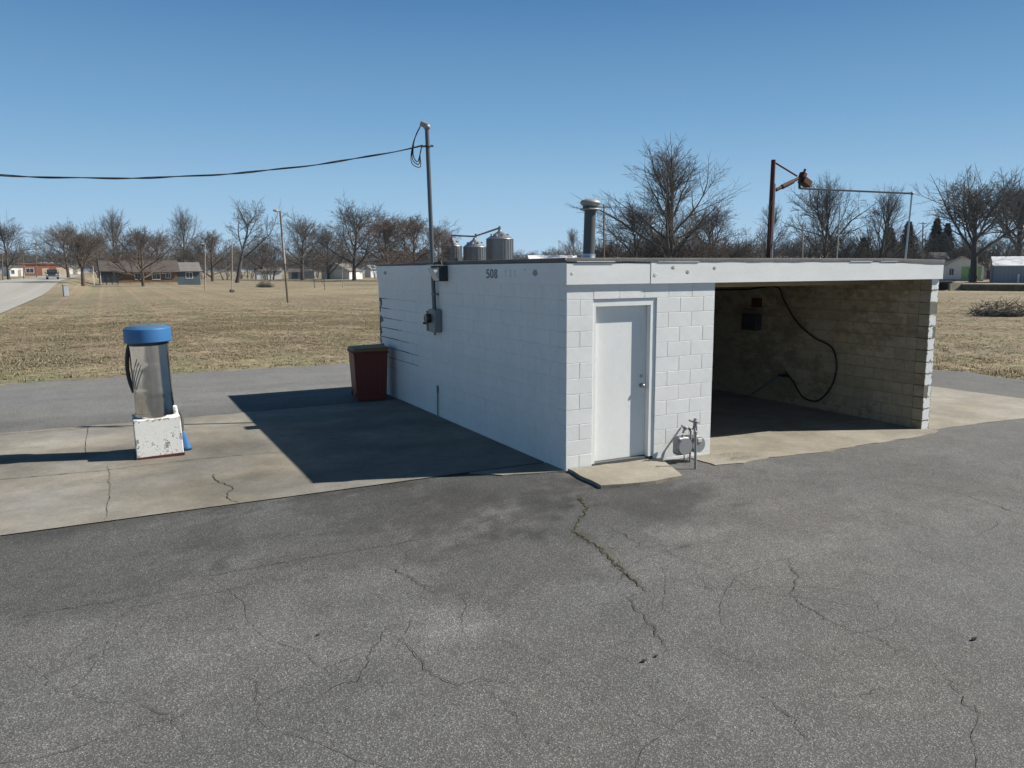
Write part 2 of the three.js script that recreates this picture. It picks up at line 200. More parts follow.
const lot = struct('asphalt_lot', sheet(axis([[-46, 2], [-12, 0.12], [12, 0.3], [16.8, 0.3]]), axis([[-13.6, 0.15], [-12.9, 0.3], [-6, 1], [-1, 0.1], [8.2, 0.4], [14, 2], [40, 0]]),
  (x, z) => { let y = land(x, z) + 0.006 * fbm(x * 0.8, z * 0.8, 1, 2); const e = 0.35 * fbm(x * 0.9, 3, 1, 4); if (z < -13.2 + e) y -= 0.09; const r = 0.3 * fbm(3, z * 0.9, 1, 4); if (x > 16.2 + r) y -= 0.09; return y; }, asphaltTone),
  mat(L(1, 1, 1), { map: rep(T_asphalt, 2.3), vertexColors: true, bumpMap: rep(T_asphaltBump, 2.3), bumpScale: 0.005, roughness: 0.88 }));

const concreteMap = rep(T_concrete, 4.3), concreteBump = rep(T_grain, 1.1);
const conc = (r, g, b) => mat(L(r, g, b), { map: concreteMap, bumpMap: concreteBump, bumpScale: 0.003, roughness: 0.9 });
const concreteTone = (x, z) => { let v = 1 + 0.5 * fbm(x * 0.35, z * 0.9, 14, 4) + 0.3 * fbm(x * 1.6, z * 1.6, 15, 3); const d = (p, r) => Math.hypot(x - p.x, z - p.z) / r + 0.8 * fbm(x * 1.1, z * 1.1, 21, 3); v *= 1 - 0.3 * sstep(1.2, 0.4, d(PS[0], 0.9)); v *= 1 - 0.3 * sstep(1.2, 0.3, d(PS[1], 1.1)); v *= 1 + 0.22 * sstep(1.2, 0.3, d(PS[2], 1.0)); v *= 1 + 0.16 * sstep(1.2, 0.3, d(PS[3], 1.6)); const w = fbm(x * 0.8 + 7, z * 0.8, 2, 3); return [v * (1 + 0.1 * w), v, v * (1 - 0.16 * w)]; };
const PS = [G(262, 485), G(205, 462), G(70, 440), G(80, 500)];
function slabSheet(x0, x1, z0, z1, y, tone, mm, name, front) {   // a cast slab: gridded top with wandering edges and real sides
  const xs = axis([[x0, 0.14], [x1, 0]]), zs = axis([[z0, 0.14], [z1, 0]]), g = sheet(xs, zs, (x, z) => land(x, z) + y + 0.004 * fbm(x * 0.7, z * 0.7, 1, 2), tone);
  const p = g.attributes.position; for (let i = 0; i < p.count; i++) { const x = p.getX(i), z = p.getZ(i); if (z === zs[zs.length - 1]) { p.setZ(i, z + 0.05 * fbm(x * 2.3, 1, 5, 4) * 2 + (front ? front(x) : 0)); } if (z === zs[0]) p.setZ(i, z + 0.08 * fbm(x * 1.9, 3, 5, 4) * 2); }
  g.computeVertexNormals(); return struct(name, g, mm);
}
const padMat = mat(L(0.305, 0.292, 0.268), { map: concreteMap, vertexColors: true, bumpMap: concreteBump, bumpScale: 0.003, roughness: 0.9 });
// three pours of the left pad, with joints between them
const pad = slabSheet(-34, -0.004, -6.5, -0.56, 0.012, concreteTone, padMat, 'concrete_pad');
struct('concrete_corner', plate([[-1.15, -0.52], [-0.82, -0.2], [-0.1, -0.03], [0.02, 0.03], [0.02, -0.5]], 0.016, 0.1, 0.03, 4), conc(0.33, 0.32, 0.29));
const stepP = [[568, 472], [601, 489], [640, 486], [682, 479], [672, 470], [655, 458.5], [594, 463]].map(p => { const q = G(...p); return [q.x, q.z]; });
struct('door_step', plate(stepP.map(p => [p[0], Math.max(p[1], 0.003)]).reverse().reverse(), 0.045, 0.12, 0.03, 8), conc(0.38, 0.36, 0.32));
struct('bay_floor', plate([[2.445, -7.5], [7.155, -7.5], [7.155, -0.95], [6.6, -1.0], [5.9, -0.9], [5.0, -1.0], [4.4, -0.8], [3.6, -0.95], [3.0, -0.75], [2.445, -0.85]].reverse(), 0.018, 0.12, 0.12, 22), conc(0.38, 0.36, 0.32));
struct('bay_apron', plate([[2.445, -2], [7.155, -2], [7.155, 0.02], [7.36, 0.02], [7.3, 0.22], [6.4, 0.42], [5.2, 0.46], [4.2, 0.58], [3.1, 0.5], [2.5, 0.62], [2.05, 0.55], [2.05, 0.003], [2.445, 0.003]].reverse(), 0.013, 0.12, 0.05, 12), conc(0.38, 0.36, 0.32));
struct('side_apron', plate([[7.37, -7.2], [12.5, -7.2], [12.7, 0.0], [11, 0.1], [9, 0.05], [7.37, 0.12]].reverse(), 0.012, 0.12, 0.04, 15), conc(0.4, 0.385, 0.35));

// cracks in the asphalt and the concrete
function crack(pix, w, m, parent, seed, yoff, jitter = 0.035, list) {
  const pts = (list || pix.map(p => G(...p))), r = rng(seed), fine = [];
  for (let k = 0; k < pts.length - 1; k++) { const a = pts[k], b = pts[k + 1], n = Math.max(2, Math.round(a.distanceTo(b) / 0.05)); for (let i = 0; i < n; i++) { const p = a.clone().lerp(b, i / n); p.x += (r() - 0.5) * jitter; p.z += (r() - 0.5) * jitter; fine.push(p); } } fine.push(pts[pts.length - 1].clone());
  const P = [], I = [], T = [];
  for (let i = 0; i < fine.length; i++) { const a = fine[Math.max(0, i - 1)], b = fine[Math.min(fine.length - 1, i + 1)], t = b.clone().sub(a).setY(0).normalize(), q = w * (0.25 + 1.1 * r() * r() + 0.35) * Math.min(1, 0.25 + i / 6, 0.25 + (fine.length - 1 - i) / 6); for (const s of [-1, 1]) { const x = fine[i].x - t.z * s * q / 2, z = fine[i].z + t.x * s * q / 2; P.push(x, land(x, z) + yoff, z); T.push(x, z); } if (i) { const k = i * 2; I.push(k - 2, k - 1, k, k, k - 1, k + 1); } }
  const g = geoOf(P, null, T, I); const nn = g.attributes.normal; for (let i = 0; i < nn.count; i++) nn.setXYZ(i, 0, 1, 0); return mesh('crack', g, m, parent);
}
const weedLine = [[577, 495], [588, 508], [572, 531], [590, 542], [601, 549], [612, 561], [630, 577], [646, 592]];
[[weedLine, 0.028, 1], [[[646, 592], [629, 596], [634, 606], [647, 618], [656, 632], [667, 645], [664, 656]], 0.013], [[[602, 526], [625, 535], [640, 545], [664, 551]], 0.011], [[[789, 557], [797, 578], [792, 597], [815, 612], [842, 627], [880, 640], [907, 660]], 0.011], [[[532, 655], [548, 662], [563, 673]], 0.011], [[[500, 640], [520, 648], [532, 655]], 0.008], [[[934, 662], [950, 680], [967, 705], [1000, 720]], 0.01], [[[757, 695], [792, 715], [810, 740], [832, 755]], 0.01], [[[952, 490], [985, 502], [1020, 514]], 0.018], [[[870, 478], [910, 484], [952, 490]], 0.012],
  [[[190, 579], [230, 572], [270, 565], [310, 558], [350, 552], [392, 545], [432, 536]], 0.012], [[[3, 621], [50, 612], [95, 605], [140, 597], [172, 589]], 0.01], [[[388, 628], [400, 640], [415, 650], [425, 668], [450, 686], [480, 680], [514, 683]], 0.011], [[[388, 628], [372, 650], [357, 680], [330, 690], [305, 706]], 0.011], [[[243, 674], [255, 682], [260, 702], [275, 712]], 0.008], [[[318, 716], [328, 730], [335, 748]], 0.008], [[[378, 563], [405, 575], [440, 597]], 0.011], [[[432, 537], [470, 527], [500, 515]], 0.009], [[[357, 682], [390, 684], [425, 684]], 0.007], [[[700, 640], [740, 660], [780, 668]], 0.006], [[[840, 700], [880, 690], [930, 705]], 0.006], [[[130, 700], [170, 715], [190, 745]], 0.007], [[[567, 673], [590, 700], [610, 705]], 0.006], [[[664, 551], [720, 570], [789, 557]], 0.006], [[[900, 540], [950, 570], [1010, 590]], 0.007], [[[20, 660], [60, 690], [110, 702], [130, 700]], 0.006], [[[480, 682], [520, 720], [540, 760]], 0.006],
].forEach(([p, w, green], i) => crack(p, w * 0.58, green ? M.soilGreen : M.soil, lot, 100 + i, 0.0075, 0.05));
{ // the web of hairline cracks over the old asphalt: too many to count
  const r = rng(909), P = [], I = [], ends = [];
  const walk = (x, z, a, len, w) => { const n = Math.round(len / 0.06); let k0 = P.length / 3, turn = 0; for (let i = 0; i <= n; i++) { turn = -0.4 * turn + (r() - 0.5) * 1.5; a += turn * 0.5 + (r() - 0.5) * 0.12; const q = w * (0.4 + r()) * Math.min(1, (n - i + 1) / 5) / 2, c = Math.cos(a), d = Math.sin(a); for (const s of [-1, 1]) { const px = x - d * s * q, pz = z + c * s * q; P.push(px, land(px, pz) + 0.0068, pz); } if (i) { const k = k0 + i * 2; I.push(k - 2, k - 1, k, k, k - 1, k + 1); } x += c * 0.06; z += d * 0.06; if (r() < 0.07) ends.push([x, z, a + (r() < 0.5 ? 1 : -1) * (0.6 + r())]); if (x < -9 || x > 11 || z < 0.9 || z > 8.6) break; } };
  for (let n = 0; n < 60; n++) walk(lerp(-8, 9, r()), lerp(1.2, 7.5, r()), r() * 6.28, 0.7 + 1.8 * r(), 0.0035);
  for (let n = 0; n < 150 && ends.length; n++) { const [x, z, a] = ends.splice(r() * ends.length | 0, 1)[0]; walk(x, z, a, 0.3 + 1.1 * r(), 0.003); }
  const g = geoOf(P, null, null, I), nn = g.attributes.normal; for (let i = 0; i < nn.count; i++) nn.setXYZ(i, 0, 1, 0); const m = mesh('hairline_cracks', g, M.soilPale, lot); m.userData.kind = 'stuff';
}
{ // joints and cracks of the pad
  const W = (...a) => a.map(p => V(p[0], 0, p[1]));
  crack(null, 0.014, M.soil, pad, 301, 0.0185, 0.04, W([-4.0, -0.55], [-4.08, -0.8], [-4.05, -1.05], [-3.96, -1.25], [-4.06, -1.55], [-4.12, -1.8], [-4.1, -2.05]));
  crack(null, 0.006, M.soil, pad, 302, 0.0185, 0.03, W([-5.35, -0.55], [-5.3, -2.0], [-5.32, -3.3]));
  crack(null, 0.012, M.soil, pad, 303, 0.0185, 0.02, W([-6.9, -3.1], [-5.4, -2.95], [-4.2, -3.02], [-3, -2.9]));
  crack(null, 0.007, M.soil, pad, 304, 0.0185, 0.01, W([-5.6, -6.45], [-5.62, -5], [-5.6, -3.9]));
  crack(null, 0.01, M.soil, pad, 305, 0.0185, 0.03, W([-3, -3.3], [-2.4, -3.5], [-1.8, -3.35]));
}
// road on the left and a lane on the far right
const roadTone = (x, z) => { const v = 1 + 0.25 * fbm(x * 0.25, z * 0.02, 3, 3); return [v, v, v]; };
{
  const P = [], T = [], I = [], Cc = [], zs = axis([[-700, 12], [-20, 4], [30, 0]]).reverse();
  zs.forEach((z, k) => { const b = z < -300 ? -0.0004 * (z + 300) ** 2 : 0, xr = -11.2 - 0.006 * Math.max(0, -z - 50) + b, xl = -20.6 - 0.012 * Math.max(0, -z - 50) + b; for (let i = 0; i <= 6; i++) { const x = lerp(xl, xr, i / 6); P.push(x, land(x, z) + 0.02, z); T.push(x, z); Cc.push(...roadTone(x, z)); } if (k) for (let i = 0; i < 6; i++) { const a = (k - 1) * 7 + i; I.push(a, a + 1, a + 7, a + 1, a + 8, a + 7); } });
  struct('road', geoOf(P, null, T, I, Cc), mat(L(0.5, 0.5, 0.49), { map: rep(T_concrete, 5), vertexColors: true }));
}

// ---------------------------------------------------------------- the car wash building
const CO = 0.2032, BL = 0.4064, WB = 7.36, DB = 7.72, HB = 12 * CO, TOP = 2.708;
const wash = thing('car_wash_building', 'white painted concrete block car wash with flat roof and one open bay', 'building');
const bgeo = {};
function blockGeo(w, h, d, c, variant) { const k = [w, h, d, c, variant].map(v => v.toFixed(3)).join(); return bgeo[k] ||= chamferBox(w, h, d, c, variant * 0.37, variant * 0.61); }
const brnd = rng(2024);
function course(len, half) { const o = []; let x = 0; if (half) { o.push([0, CO]); x = CO; } while (x < len - 0.01) { const e = Math.min(len, x + BL); o.push([x, e]); x = e; } return o; }

{ // front wall: core of mortar, blocks as its pieces
  const core = mesh('front_wall', merge([span(0.008, BL - 0.006, -0.4, HB, -0.195, -0.006), span(BL + 1.016 + 0.006, 2.432, -0.4, HB, -0.195, -0.006), span(BL - 0.006, BL + 1.016 + 0.006, 11 * CO + 0.003, HB, -0.195, -0.006)]), M.mortarWhite, wash);
  const put = (x0, x1, k) => { const g = 0.004, w = x1 - x0 - g, b = mesh('block', blockGeo(w, CO - g, 0.2, 0.003, brnd() * 4 | 0), [M.white, M.white2, M.white3, M.white][brnd() * 4 | 0], core); b.position.set((x0 + x1) / 2, (k + 0.5) * CO, -0.1 - brnd() * 0.0022); };
  for (let k = -1; k < 12; k++) {
    if (k === 11) { for (const [a, b] of course(2.44, false)) put(a, b, k); continue; }
    for (const [a, b] of course(BL, k % 2 === 0)) put(a, b, k);
    for (const [a, b] of course(1.016, k % 2 !== 0)) put(1.4224 + a, 1.4224 + b, k);
  }
}
function longWall(name, x0, x1, face, near, mats, mortar, gap, cham, openEnd, inset = 0.007) {   // wall running away from the front; face -1 shows its left side
  const core = mesh(name, span(x0 + inset, x1 - inset, -0.4, HB, -DB + 0.005, -0.205), mortar, wash), rest = [];
  for (let k = -1; k < 12; k++) {
    const start = 0.2, reach = [0.5, 1.5, 1.9, 1.0, 2.2, 1.7, 0.9, 1.3, 0.8, 0.5][k] || 0.3;
    for (const [a, b] of course(DB - start, k % 2 === 0)) {
      const n = a / BL, open = openEnd && start + b > DB - reach && k > 2 && k < 11 ? 0.008 + 0.008 * brnd() : 0, w = b - a - gap - open * 0.3, h = CO - gap - open;
      const X = (x0 + x1) / 2 + (brnd() - 0.5) * 0.0025, Y = (k + 0.5) * CO, Z = -start - (a + b) / 2;
      if (n < near && k >= 0) { const m = mesh('block', chamferBox(x1 - x0, h, w, cham, Z, Y), mats[brnd() * mats.length | 0], core); m.position.set(X, Y, Z); }
      else rest.push(chamferBox(x1 - x0, h, w, cham, Z, Y).translate(X, Y, Z));
    }
  }
  const r = mesh('far_blocks', merge(rest), mats[0], core); r.userData.kind = 'stuff'; r.userData.label = 'the far blocks of the wall as one run';
  return core;
}
const leftWall = longWall('left_wall', 0, 0.2, -1, 7.6, [M.white], M.mortarWhite, 0.003, 0.0018, true, 0.0045);
mesh('joint_shade_paint', span(0.0038, 0.02, 3 * CO, 10.6 * CO, -DB + 0.02, -DB + 2.3), M.jointShadePaint, leftWall);  // backing sheet behind the far blocks; joint shadow is put into its dark colour
{
  const r = rng(515); for (let n = 0; n < 30; n++) { const k = 3 + (r() * 7 | 0), rz = 0.03 + 0.1 * r() * r(), g = blob(1, n * 4.7, 0.0035, 0.03 + 0.06 * r(), rz, 0.45, 2).translate(-0.0005, (k + 0.15 + 0.8 * r()) * CO, -DB + 0.01 + rz * 1.35 + 0.2 * r() * r() * r()); mesh('peeled_patch', g, M.bareBlock, leftWall); }
}
const rightWall = longWall('right_wall', WB - 0.2, WB, -1, 9.6, tanWalls, M.mortarTan, 0.007, 0.004, false);
// white painted end of the right wall, where paint has come off some blocks
for (let k = -1; k < 12; k++) {
  const bare = [2, 7, 9].includes(k), b = mesh('end_block', blockGeo(0.2, CO - 0.01, 0.196, 0.006, k & 3), tanWalls[k & 3], rightWall); b.position.set(WB - 0.1, (k + 0.5) * CO, -0.1);
  const s = new THREE.Shape(), n = 40, cut = bare ? (k === 2 ? [0.55, 1] : k === 7 ? [0, 0.6] : null) : [0, 1]; mesh('bare_face', box(0.19, 0.186, 0.004, WB - 0.1, (k + 0.5) * CO, -0.0028), M.bareBlock, rightWall); if (!cut) continue;
  for (let i = 0; i < n; i++) { const t = i / n * 4, e = t | 0, f = t - e; let x = [f, 1, 1 - f, 0][e], y = [0, f, 1, 1 - f][e]; x = lerp(cut[0], cut[1], x); const w = Math.max(0, fbm(i * 1.37, k * 5.1, 3, 3)) * 0.11 + 0.002 + (x > 0.9 ? 0.008 : 0); x = -0.099 + 0.198 * x; y = -0.097 + 0.194 * y; x += (x > 0 ? -1 : 1) * w * (e % 2); y += (y > 0 ? -1 : 1) * w * 1.2 * ((e + 1) % 2); i ? s.lineTo(x, y) : s.moveTo(x, y); }
  mesh('paint_face', new THREE.ExtrudeGeometry(s, { depth: 0.004, bevelEnabled: false }).translate(WB - 0.1, (k + 0.5) * CO, -0.0022), M.white3, rightWall);
}
mesh('bay_left_wall', span(2.24, 2.437, -0.4, HB, -DB + 0.205, -0.206), tanWalls[3], wash);
mesh('back_wall', span(0.21, WB - 0.21, -0.4, HB, -DB + 0.002, -DB + 0.2), M.white, wash);
mesh('ceiling', span(0.02, WB - 0.02, HB + 0.003, HB + 0.04, -DB + 0.02, -0.03), mat(L(0.5, 0.44, 0.34), { map: rep(T_tan, 2) }), wash);
{ // a beam and conduit under the ceiling of the bay
  mesh('ceiling_joist', merge([0, 1, 2, 3, 4].map(k => span(2.46, 7.14, HB - 0.12, HB - 0.002, -1.35 - k * 1.4, -1.28 - k * 1.4))), mat(L(0.42, 0.34, 0.24), { map: rep(T_streak, 2, 0.4) }), wash);
}
// fascia boards: two lengths in front, one on each side
const fasciaF = mesh('front_fascia', merge([span(-0.022, 1.281, 2.43, TOP - 0.008, 0.001, 0.036)]), M.board, wash);
{ const g = new THREE.Shape(); g.moveTo(1.286, 2.428); g.lineTo(7.385, 2.425); g.lineTo(7.385, 2.655); g.lineTo(7.0, 2.682); g.lineTo(5.9, 2.7); g.lineTo(4, TOP + 0.008); g.lineTo(1.286, TOP + 0.012); const e = new THREE.ExtrudeGeometry(g, { depth: 0.034, bevelEnabled: true, bevelSize: 0.003, bevelThickness: 0.003, bevelSegments: 1 }).translate(0, 0, 0.004); mesh('front_fascia', e, M.board, wash); }
const fasciaL = mesh('left_fascia', span(-0.02, -0.001, 2.425, TOP - 0.004, -DB - 0.02, -0.002), M.board, wash);
mesh('right_fascia', span(WB + 0.001, WB + 0.02, 2.425, 2.66, -DB - 0.02, 0), M.board, wash);
mesh('back_fascia', span(-0.02, WB + 0.02, 2.425, TOP, -DB - 0.045, -DB - 0.022), M.board, wash);
{ // roof skin folded over the edge: a wavering lip of grey membrane
  const P = [], I = [], T = []; const n = 90, prof = x => 0.014 * fbm(x * 1.7, 3, 1, 4) * 2 + 0.006 * fbm(x * 9, 1, 2, 2), lowR = x => x > 5.9 ? -0.045 * sstep(5.9, 7.36, x) : 0;
  const strip = (pts) => { const k0 = P.length / 3; pts.forEach((p, i) => { for (const q of p) { P.push(...q); T.push(q[0] + q[2], q[1]); } if (i) { const a = k0 + (i - 1) * 4; for (let s = 0; s < 3; s++) I.push(a + s, a + 4 + s, a + s + 1, a + s + 1, a + 4 + s, a + 5 + s); } }); };
  const front = [], left = [], right = [];
  for (let i = 0; i <= n; i++) { const x = -0.035 + (WB + 0.075) * i / n, y = TOP + 0.058 + lowR(x) * 0.5, b = TOP + 0.004 + prof(x) + lowR(x); front.push([[x, b, 0.046], [x, y - 0.006, 0.05], [x, y, 0.04], [x, y, -0.1]]); }
  for (let i = 0; i <= n; i++) { const z = -DB - 0.06 + (DB + 0.09) * i / n, y = TOP + 0.058 - 0.03 * sstep(-4, -DB, z), b = TOP + 0.01 + prof(z + 40) * 0.7 - 0.01 * sstep(-4, -DB, z); left.push([[-0.03, b, z], [-0.036, y - 0.006, z], [-0.026, y, z], [0.1, y, z]].reverse()); right.push([[WB + 0.03, TOP - 0.05 + prof(z), z], [WB + 0.036, y - 0.03, z], [WB + 0.026, y - 0.025, z], [WB - 0.1, y - 0.02, z]]); }
  strip(front); strip(left); strip(right);
  mesh('roof_edge', geoOf(P, null, T, I), new THREE.MeshStandardMaterial({ color: L(0.17, 0.17, 0.175), map: rep(T_roof, 1.4), roughness: 0.85, side: THREE.DoubleSide }), wash);
  mesh('roof_deck', span(0.0, WB, HB + 0.045, TOP + 0.03, -DB, -0.02), M.roofSkin, wash);
  // bright strips where the paint runs up over the lip
  const r = rng(6), gs = []; for (const [a, b] of [[0.12, 0.7], [1.4, 2.1], [5.1, 5.6], [5.8, 6.2]]) gs.push(span(a, b, TOP + 0.004, TOP + 0.009 + 0.006 * r(), 0.046, 0.052)); mesh('paint_lip', merge(gs), M.board, wash);
}
// house number on the left fascia, and worn knots in the boards
const font = await new FontLoader().loadAsync('fonts/droid/droid_sans_bold.typeface.json');
{
  const txt = (s, size, m, name, z, y, sx = 0.62) => { const g = new TextGeometry(s, { font, size, depth: 0.003, curveSegments: 4 }); g.scale(sx, 1, 1); g.rotateY(-Math.PI / 2); mesh(name, g.translate(-0.0205, y, z), m, fasciaL); };
  // seen from the left (outside) text runs toward the front: +z
  txt('508', 0.135, M.number, 'number', -2.32, 2.495, 1.3);
  txt('1  2  1', 0.11, M.ghost, 'faded_number', -1.7, 2.515, 0.9);
  const knot = (p, ry, rz, m, par, nx) => mesh('knot', blob(1, p.z * 7 + p.x * 3, nx ? 0.004 : rz, ry, nx ? rz : 0.004, 0.35, 2).translate(p.x, p.y, p.z), m, par);
  knot(onX(535, 273, -0.02), 0.042, 0.07, M.stain, fasciaL, true); knot(onX(385, 273, -0.02), 0.04, 0.09, M.stain, fasciaL, true); knot(onX(525, 270, -0.02), 0.014, 0.03, M.paleStain, fasciaL, true);
  for (const [x, y, a] of [[572, 273.5, 0.02], [673, 267.5, 0.026], [687.5, 272, 0.026], [714.5, 268, 0.024], [655, 275, 0.028]]) knot(onZ(x, y, x < 647 ? 0.0365 : 0.0415), a, a * 1.15, a > 0.027 || a < 0.022 ? M.paleStain : M.stain, fasciaF, false);
}
{ // door in its frame
  const fr = mesh('door_frame', merge([span(BL + 0.001, BL + 0.05, 0.05, 2.14, -0.16, -0.018), span(1.4224 - 0.085, 1.4224 - 0.001, 0.05, 2.14, -0.16, -0.018), span(BL + 0.001, 1.4224 - 0.001, 2.141, 2.233, -0.16, -0.018)]), M.doorPaint, wash);
  fr.userData.label = 'white steel door frame';
  mesh('threshold', span(BL + 0.001, 1.4215, -0.1, 0.052, -0.17, -0.03), M.asphaltEdge, wash);
  const dr = mesh('door', new RoundedBoxGeometry(0.874, 2.08, 0.045, 2, 0.004).translate(0.8965, 1.096, -0.125), M.doorPaint, wash);
  const kp = V(1.262, 1.04, -0.102);
  mesh('knob', merge([new THREE.CylinderGeometry(0.034, 0.034, 0.008, 20).rotateX(Math.PI / 2).translate(kp.x, kp.y, kp.z + 0.004), new THREE.CylinderGeometry(0.013, 0.013, 0.04, 12).rotateX(Math.PI / 2).translate(kp.x, kp.y, kp.z + 0.02), new THREE.SphereGeometry(0.028, 16, 12).scale(1, 1, 0.8).translate(kp.x, kp.y, kp.z + 0.05)]), M.galv, dr);
  mesh('dead_bolt', new THREE.CylinderGeometry(0.024, 0.026, 0.014, 20).rotateX(Math.PI / 2).translate(kp.x, kp.y + 0.13, kp.z + 0.006), M.galv, dr);
  mesh('hinge', merge([0.3, 1.1, 1.9].map(y => new THREE.CylinderGeometry(0.008, 0.008, 0.09, 8).translate(BL + 0.068, y, -0.108))), M.doorPaint, dr);
}
// ---- what hangs on the left wall
const mz = -4.35;
{
  const mast = thing('service_mast', 'tall grey electric service mast rising from white block wall above roof', 'mast', V(-0.075, 0, mz));
  const topP = V(0.0, 5.02, -0.16);
  mesh('pipe', rod(V(0, 1.9, 0.02), topP, 0.037, 0.037, 14), M.mast, mast);
  mesh('weather_head', merge([new THREE.SphereGeometry(0.062, 18, 14).scale(1, 0.85, 1.1).translate(0, 5.05, -0.16), rod(V(0.01, 5.06, -0.15), V(-0.08, 5.12, -0.22), 0.058, 0.045, 14)]), M.meterGrey, mast);
  mesh('clamp', merge([rod(V(-0.1, 4.72, -0.14), V(0.1, 4.74, -0.14), 0.018), new THREE.TorusGeometry(0.04, 0.01, 6, 14).rotateX(Math.PI / 2).translate(0, 4.72, -0.13)]), M.darkMetal, mast);
  for (let k = 0; k < 3; k++) mesh('drip_loop', tube([V(-0.08, 5.1, -0.21), V(-0.16 - 0.02 * k, 4.9 - 0.05 * k, -0.3), V(-0.24 - 0.03 * k, 4.55 - 0.07 * k, -0.2 + 0.05 * k), V(-0.18, 4.46 - 0.05 * k, -0.18 + 0.06 * k), V(-0.14, 4.6, -0.14), V(-0.1, 4.74, -0.15)], 0.009), M.rubber, mast);
  mesh('strap', merge([2.2, 2.6].map(y => box(0.1, 0.03, 0.11, 0.02, y, 0.01))), M.greyMetal, mast);
  const m = thing('electric_meter', 'grey electric meter box under mast on shaded white wall', 'meter box', V(-0.075, 1.54, -4.36));
  mesh('cabinet', new RoundedBoxGeometry(0.13, 0.4, 0.3, 2, 0.012).translate(0, 0.2, 0.05), M.greyMetal, m);
  mesh('dial', new THREE.CylinderGeometry(0.08, 0.085, 0.1, 24).rotateZ(Math.PI / 2).translate(-0.1, 0.24, -0.03), M.glass, m);
  mesh('switch_box', new RoundedBoxGeometry(0.1, 0.36, 0.16, 2, 0.01).translate(0.012, 0.18, -0.2), M.darkMetal, m);
  mesh('switch_handle', box(0.06, 0.04, 0.03, -0.06, 0.14, -0.3), M.darkMetal, m);
  mesh('spout', rod(V(0, 0, 0), V(0.02, -0.06, 0), 0.018), M.greyMetal, m);
  const gr = thing('ground_conduit', 'thin grey ground wire conduit low on the white wall below the meter', 'conduit', V(-0.022, 0, -4.4));
  mesh('wire_guard', merge([rod(V(0, 0, 0), V(0, 0.58, 0), 0.011), box(0.03, 0.12, 0.035, 0.006, 0.5, 0)]), M.greyMetal, gr);
  const fl = thing('flood_light', 'dark wall pack flood light on the left fascia beside the mast', 'light fixture', V(-0.1, 2.5, -3.98));
  mesh('housing', new RoundedBoxGeometry(0.16, 0.26, 0.28, 3, 0.02).translate(0.0, 0.06, 0.03), M.darkMetal, fl);
  { const s = new THREE.Shape(); s.moveTo(-0.081, 0.17); s.lineTo(-0.19, 0.14); s.lineTo(-0.081, -0.06); const g = new THREE.ExtrudeGeometry(s, { depth: 0.25, bevelEnabled: false }).translate(0, 0, -0.095); mesh('lens', g, M.lens, fl); }
  mesh('hood', box(0.2, 0.016, 0.3, -0.1, 0.2, 0.03), M.galv, fl);
  mesh('photo_cell', new THREE.TorusGeometry(0.07, 0.02, 8, 18, Math.PI).rotateY(Math.PI / 2).translate(0, 0.2, 0.0), M.rubber, fl);
}
{ // overhead service wire to the pole outside the picture
  const a = V(-0.17, 4.73, mz - 0.14), top = V(-12, 4.9, -6), pts = [];
  for (let i = 0; i <= 40; i++) { const t = i / 40 * 1.6, p = V().lerpVectors(a, top, t); p.y -= 4 * 0.8 * t * (1 - t); pts.push(p); }
  const end = pts[40];
  const strand = k => pts.map((p, i) => p.clone().add(V(0, 0.011 * Math.cos(i * 2.2 + k * 2.1), 0.011 * Math.sin(i * 2.2 + k * 2.1))));
  const w = thing('service_wire', 'black twisted overhead wire sagging to the mast', 'wire');
  for (let k = 0; k < 2; k++) mesh('strand', tube(strand(k), 0.0085, 160, 5), M.rubber, w);
  const p = thing('utility_pole', 'wooden utility pole that carries the overhead wire', 'utility pole', V(end.x - 0.14, land(end.x, end.z), end.z));
  mesh('post', cyl(0.16, 0.11, 9.2, 0, -0.4, 0, 12), M.wood, p); mesh('insulator', cyl(0.04, 0.05, 0.14, 0.13, end.y - 0.07, 0, 10), M.meterGrey, p);
}
{ // trash cart at the far end of the left wall
  const p = G(366, 397); const t = thing('trash_cart', 'dark red wheeled trash cart with yellowish lid in shade beside white wall', 'trash cart', V(-0.5, 0, -6.98), -0.12);
  const s = new THREE.Shape(); for (const [x, y, f] of [[-0.28, 0.02, 0], [0.28, 0.02], [0.325, 0.98], [-0.325, 0.98]]) f === 0 ? s.moveTo(x, y) : s.lineTo(x, y);
  const g = new THREE.ExtrudeGeometry(s, { depth: 0.62, bevelEnabled: true, bevelSize: 0.02, bevelThickness: 0.02, bevelSegments: 2 }).translate(0, 0, -0.31);
  { const q = g.attributes.position; for (let i = 0; i < q.count; i++) q.setZ(i, q.getZ(i) * lerp(0.9, 1.03, q.getY(i))); g.computeVertexNormals(); }
  mesh('bin', g, M.redCart, t); mesh('rim', new RoundedBoxGeometry(0.72, 0.05, 0.72, 2, 0.015).translate(0, 0.985, 0), M.redCart, t);
  mesh('lid', (() => { const l = new RoundedBoxGeometry(0.71, 0.07, 0.74, 3, 0.025); l.translate(0, 0, 0.0); l.rotateZ(0.04); return l.translate(0, 1.045, 0.01); })(), M.lidCart, t);
  for (const x of [-0.16, 0.16]) mesh('rib', box(0.05, 0.7, 0.03, x, 0.5, 0.318), M.redCart, t);
  mesh('lid_lip', new RoundedBoxGeometry(0.6, 0.035, 0.06, 2, 0.012).translate(0, 1.03, 0.4), M.lidCart, t);
  mesh('handle', rod(V(-0.36, 1.0, -0.3), V(-0.36, 1.0, 0.3), 0.02), M.rubber, t);
  for (const z of [-0.24, 0.24]) mesh('wheel', new THREE.CylinderGeometry(0.11, 0.11, 0.05, 20).rotateX(Math.PI / 2).translate(-0.22, 0.11, z), M.rubber, t);
}
